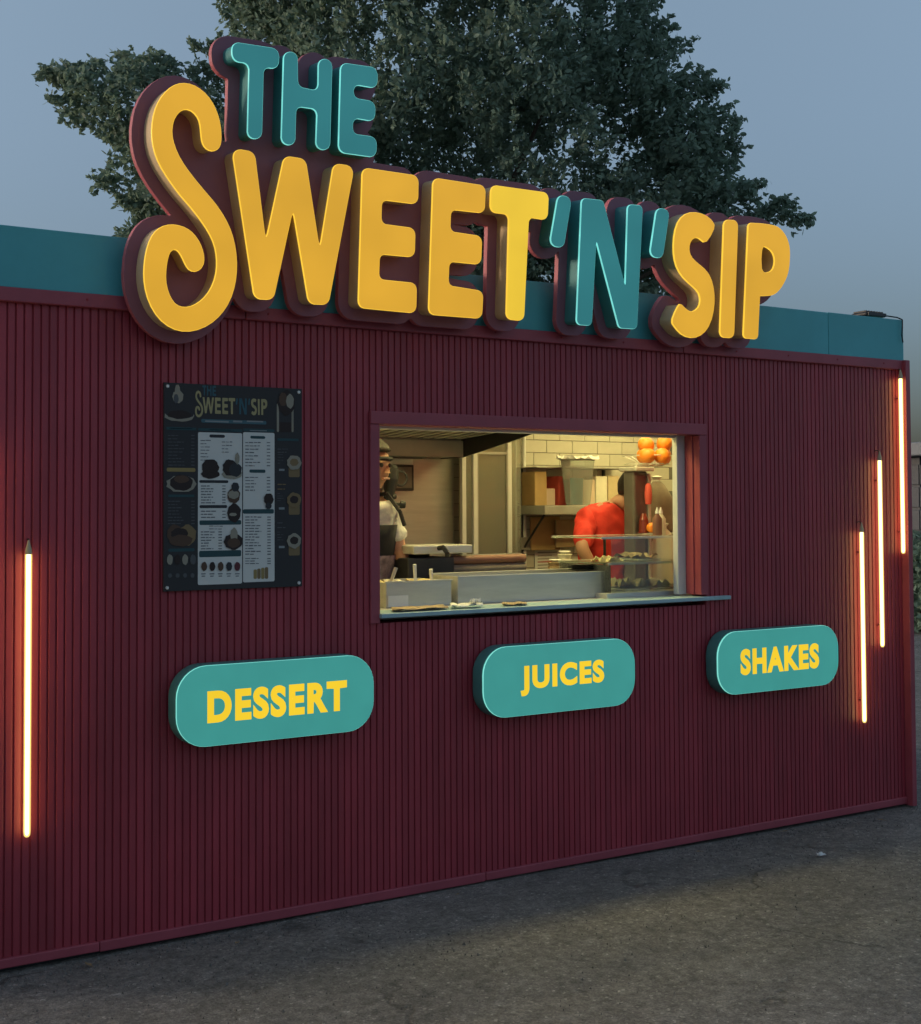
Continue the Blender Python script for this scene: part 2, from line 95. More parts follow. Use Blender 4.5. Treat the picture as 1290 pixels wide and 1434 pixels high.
BACKING = [[[0.208,-0.1125],[0.19,-0.1091],[0.1523,-0.0938],[0.124,-0.0751],[0.094,-0.0462],[0.0685,-0.0098],[0.0538,0.0202],[0.0414,0.0562],[0.0371,0.0742],[0.0328,0.0982],[0.0301,0.1342],[0.0329,0.1942],[0.0389,0.2302],[0.047,0.2602],[0.063,0.2962],[0.076,0.3151],[0.088,0.3279],[0.1,0.3387],[0.124,0.3534],[0.154,0.3638],[0.178,0.3672],[0.2041,0.3682],[0.2056,0.3742],[0.1584,0.4222],[0.117,0.4702],[0.0906,0.5062],[0.0701,0.5422],[0.0597,0.5662],[0.0522,0.5902],[0.044,0.6322],[0.0426,0.6742],[0.0473,0.7222],[0.0543,0.7522],[0.0683,0.7882],[0.0814,0.8122],[0.094,0.8301],[0.118,0.8572],[0.1452,0.8782],[0.172,0.8912],[0.202,0.8981],[0.232,0.8984],[0.256,0.8942],[0.286,0.8831],[0.314,0.8662],[0.341,0.8422],[0.3559,0.8242],[0.3676,0.8062],[0.3851,0.7702],[0.3975,0.7282],[0.406,0.677],[0.412,0.6763],[0.424,0.6803],[0.429,0.6862],[0.424,0.7162],[0.4207,0.9202],[0.4164,0.9262],[0.4,0.9305],[0.382,0.9388],[0.364,0.9555],[0.3563,0.9682],[0.3518,0.9802],[0.3481,1.0102],[0.35,1.0282],[0.3535,1.0402],[0.3595,1.0522],[0.3691,1.0642],[0.382,1.0746],[0.394,1.0808],[0.418,1.0863],[0.556,1.0916],[0.58,1.0878],[0.598,1.0806],[0.634,1.0896],[0.658,1.0878],[0.676,1.0807],[0.694,1.0657],[0.703,1.0522],[0.712,1.0288],[0.718,1.0339],[0.7306,1.0582],[0.7418,1.0702],[0.76,1.0816],[0.778,1.0872],[0.79,1.0883],[0.808,1.0863],[0.82,1.0824],[0.838,1.0728],[0.844,1.0735],[0.868,1.0847],[0.886,1.088],[1.0,1.0925],[1.018,1.0892],[1.03,1.0843],[1.042,1.0766],[1.0544,1.0642],[1.0644,1.0462],[1.0693,1.0282],[1.0706,0.9982],[1.0664,0.9742],[1.0574,0.9562],[1.0435,0.9382],[1.0553,0.9202],[1.0627,0.9022],[1.0656,0.8842],[1.0649,0.8542],[1.0573,0.8302],[1.0423,0.8062],[1.0655,0.7822],[1.0759,0.7582],[1.0784,0.7342],[1.0776,0.7102],[1.0736,0.6922],[1.0754,0.6862],[1.09,0.6845],[1.222,0.6834],[1.24,0.678],[1.252,0.6714],[1.276,0.6492],[1.294,0.668],[1.306,0.6762],[1.324,0.6834],[1.342,0.6859],[1.546,0.6849],[1.564,0.6823],[1.582,0.6762],[1.588,0.6767],[1.612,0.6887],[1.63,0.6925],[1.882,0.6949],[1.894,0.6938],[1.912,0.6884],[1.936,0.6731],[1.942,0.6731],[1.96,0.6842],[1.972,0.6889],[1.996,0.6922],[2.014,0.6909],[2.032,0.686],[2.044,0.6801],[2.062,0.6673],[2.068,0.6694],[2.0888,0.6862],[2.11,0.6939],[2.212,0.6968],[2.2288,0.6922],[2.2402,0.6862],[2.2482,0.6802],[2.26,0.6666],[2.266,0.6557],[2.308,0.5521],[2.32,0.528],[2.3227,0.5362],[2.3233,0.5482],[2.3222,0.6322],[2.326,0.6527],[2.3335,0.6682],[2.344,0.6805],[2.362,0.6923],[2.38,0.6976],[2.428,0.7005],[2.452,0.697],[2.4724,0.6862],[2.4844,0.6742],[2.494,0.6594],[2.5,0.6587],[2.518,0.6807],[2.53,0.6898],[2.542,0.6958],[2.566,0.7011],[2.596,0.7004],[2.614,0.6955],[2.632,0.6853],[2.6432,0.6742],[2.656,0.6564],[2.662,0.659],[2.698,0.6853],[2.71,0.6908],[2.74,0.702],[2.782,0.7078],[2.83,0.7051],[2.872,0.6951],[2.902,0.6813],[2.932,0.6603],[2.938,0.6629],[2.956,0.6809],[2.974,0.6906],[2.992,0.6952],[3.022,0.6977],[3.04,0.6977],[3.058,0.6936],[3.076,0.6842],[3.094,0.6681],[3.1,0.6699],[3.112,0.6819],[3.124,0.69],[3.148,0.6974],[3.22,0.7025],[3.292,0.7027],[3.328,0.7],[3.358,0.6919],[3.3916,0.6742],[3.4207,0.6502],[3.4444,0.6202],[3.4618,0.5842],[3.467,0.5662],[3.4708,0.5422],[3.4727,0.4882],[3.4684,0.4402],[3.4559,0.3982],[3.4409,0.3682],[3.421,0.3382],[3.406,0.3202],[3.382,0.2981],[3.3615,0.2842],[3.34,0.2744],[3.286,0.263],[3.2809,0.2602],[3.2788,0.2482],[3.2789,0.1042],[3.2723,0.0802],[3.2595,0.0622],[3.244,0.0511],[3.226,0.0448],[3.16,0.0433],[3.148,0.0444],[3.13,0.0501],[3.106,0.0674],[3.1,0.0646],[3.082,0.0497],[3.064,0.0418],[3.046,0.0385],[3.004,0.0382],[2.986,0.042],[2.974,0.0474],[2.9614,0.0562],[2.95,0.0688],[2.938,0.0915],[2.932,0.0926],[2.908,0.0672],[2.8753,0.0442],[2.836,0.0286],[2.806,0.0241],[2.788,0.0233],[2.746,0.0289],[2.71,0.0418],[2.6781,0.0622],[2.656,0.0809],[2.638,0.1002],[2.6318,0.1102],[2.6276,0.1282],[2.6273,0.1522],[2.6302,0.1642],[2.644,0.1972],[2.662,0.229],[2.684,0.2542],[2.692,0.2591],[2.704,0.2629],[2.716,0.2635],[2.734,0.2609],[2.782,0.2369],[2.788,0.2377],[2.7938,0.2422],[2.7954,0.2482],[2.7934,0.2542],[2.788,0.2602],[2.704,0.3111],[2.674,0.3366],[2.662,0.3496],[2.644,0.3742],[2.626,0.4087],[2.62,0.4089],[2.596,0.392],[2.572,0.3846],[2.536,0.3851],[2.506,0.3956],[2.5,0.3948],[2.4982,0.3802],[2.4979,0.1042],[2.4941,0.0862],[2.4886,0.0742],[2.4796,0.0622],[2.47,0.0537],[2.458,0.0469],[2.44,0.0417],[2.362,0.04],[2.338,0.0454],[2.3203,0.0562],[2.3092,0.0682],[2.3021,0.0802],[2.248,0.2136],[2.236,0.2372],[2.2337,0.2302],[2.2321,0.2062],[2.2305,0.0982],[2.2256,0.0802],[2.218,0.0665],[2.2,0.0495],[2.188,0.0435],[2.176,0.0401],[2.122,0.0385],[2.098,0.0438],[2.08,0.0549],[2.0682,0.0682],[2.0618,0.0802],[2.0571,0.0982],[2.0551,0.3922],[2.054,0.4102],[2.0515,0.4162],[2.05,0.4178],[2.0395,0.4042],[2.026,0.3914],[2.002,0.3793],[1.984,0.376],[1.966,0.3762],[1.954,0.3776],[1.936,0.3833],[1.914,0.3982],[1.9042,0.4102],[1.898,0.4222],[1.8941,0.4342],[1.8919,0.4522],[1.894,0.4846],[1.888,0.4883],[1.864,0.4885],[1.858,0.4871],[1.8547,0.4822],[1.8539,0.4762],[1.8522,0.1102],[1.8486,0.0862],[1.8438,0.0742],[1.834,0.0596],[1.822,0.0486],[1.804,0.039],[1.786,0.0348],[1.774,0.0343],[1.738,0.035],[1.72,0.039],[1.702,0.0481],[1.6868,0.0622],[1.6763,0.0802],[1.6712,0.0982],[1.6616,0.4822],[1.66,0.486],[1.654,0.4889],[1.624,0.4903],[1.6,0.4978],[1.594,0.4968],[1.57,0.4843],[1.552,0.4798],[1.457,0.4762],[1.5056,0.4702],[1.546,0.4689],[1.564,0.4638],[1.582,0.4543],[1.5912,0.4462],[1.6008,0.4342],[1.609,0.4162],[1.6125,0.3982],[1.6127,0.3262],[1.606,0.3022],[1.594,0.2839],[1.576,0.2696],[1.558,0.2623],[1.54,0.2595],[1.462,0.2585],[1.456,0.2573],[1.453,0.2542],[1.4523,0.2482],[1.4554,0.2422],[1.462,0.2404],[1.558,0.2352],[1.576,0.2323],[1.588,0.2279],[1.6,0.2208],[1.618,0.2019],[1.6251,0.1882],[1.6298,0.1702],[1.6293,0.0922],[1.6243,0.0742],[1.6139,0.0562],[1.6018,0.0442],[1.588,0.0359],[1.576,0.0315],[1.558,0.0285],[1.342,0.0273],[1.324,0.031],[1.312,0.0362],[1.288,0.0548],[1.282,0.0545],[1.264,0.0398],[1.252,0.0336],[1.228,0.0279],[1.012,0.0296],[1.0,0.0306],[0.982,0.0356],[0.964,0.0463],[0.952,0.0588],[0.9432,0.0742],[0.9379,0.0922],[0.9342,0.2902],[0.9324,0.3022],[0.928,0.3098],[0.8887,0.0862],[0.8769,0.0622],[0.868,0.0519],[0.856,0.0424],[0.844,0.0362],[0.826,0.0311],[0.778,0.029],[0.754,0.0349],[0.742,0.0411],[0.73,0.0505],[0.7202,0.0622],[0.7109,0.0802],[0.682,0.2018],[0.676,0.2176],[0.67,0.1997],[0.6473,0.0862],[0.635,0.0622],[0.6161,0.0442],[0.604,0.0377],[0.586,0.0323],[0.55,0.0303],[0.532,0.0324],[0.52,0.0362],[0.5052,0.0442],[0.4916,0.0562],[0.478,0.0752],[0.472,0.0751],[0.4511,0.0262],[0.4291,-0.0098],[0.4041,-0.0398],[0.37,-0.0694],[0.346,-0.0852],[0.322,-0.0969],[0.304,-0.1043],[0.28,-0.1108],[0.268,-0.1135],[0.238,-0.1155]]]
CROWN = [[-4.149,5.338],[-3.959,5.606],[-4.179,5.752],[-4.046,5.934],[-4.523,5.898],[-4.505,6.186],[-4.296,6.329],[-4.201,6.522],[-4.393,6.667],[-4.537,6.813],[-4.823,6.814],[-4.776,6.911],[-5.016,7.057],[-5.141,7.135],[-4.921,7.249],[-4.97,7.395],[-5.286,7.474],[-5.019,7.588],[-4.78,7.636],[-4.664,7.587],[-4.445,7.682],[-4.253,7.652],[-4.062,7.806],[-3.947,7.747],[-3.727,7.804],[-3.487,7.726],[-3.343,7.531],[-3.171,7.627],[-2.96,7.607],[-2.864,7.703],[-3.21,7.918],[-2.865,7.897],[-2.654,8.061],[-2.817,8.401],[-2.865,8.693],[-2.482,9.664],[-1.423,10.636],[0.216,11.118],[1.755,10.62],[2.851,9.442],[3.083,8.565],[3.128,8.322],[3.318,8.127],[3.268,7.982],[3.555,7.883],[3.428,7.71],[3.503,7.496],[3.819,7.495],[3.932,7.349],[3.882,7.156],[3.709,7.089],[4.043,7.01],[4.022,6.865],[4.232,6.864],[4.115,6.672],[4.226,6.334],[4.166,6.142],[4.489,6.044],[4.41,5.804],[4.369,5.564],[4.384,5.276],[3.421,4.323],[-0.006,4.245],[-3.813,4.551]]
SPRIG = [[4.37,5.66],[4.561,5.678],[4.725,5.773],[4.867,5.753],[4.961,5.637],[5.113,5.579],[5.053,5.349],[4.882,5.446],[4.673,5.504],[4.425,5.448]]
POSTER = {"x0":-4.386,"x1":-3.797,"z0":1.3375,"z1":2.145}
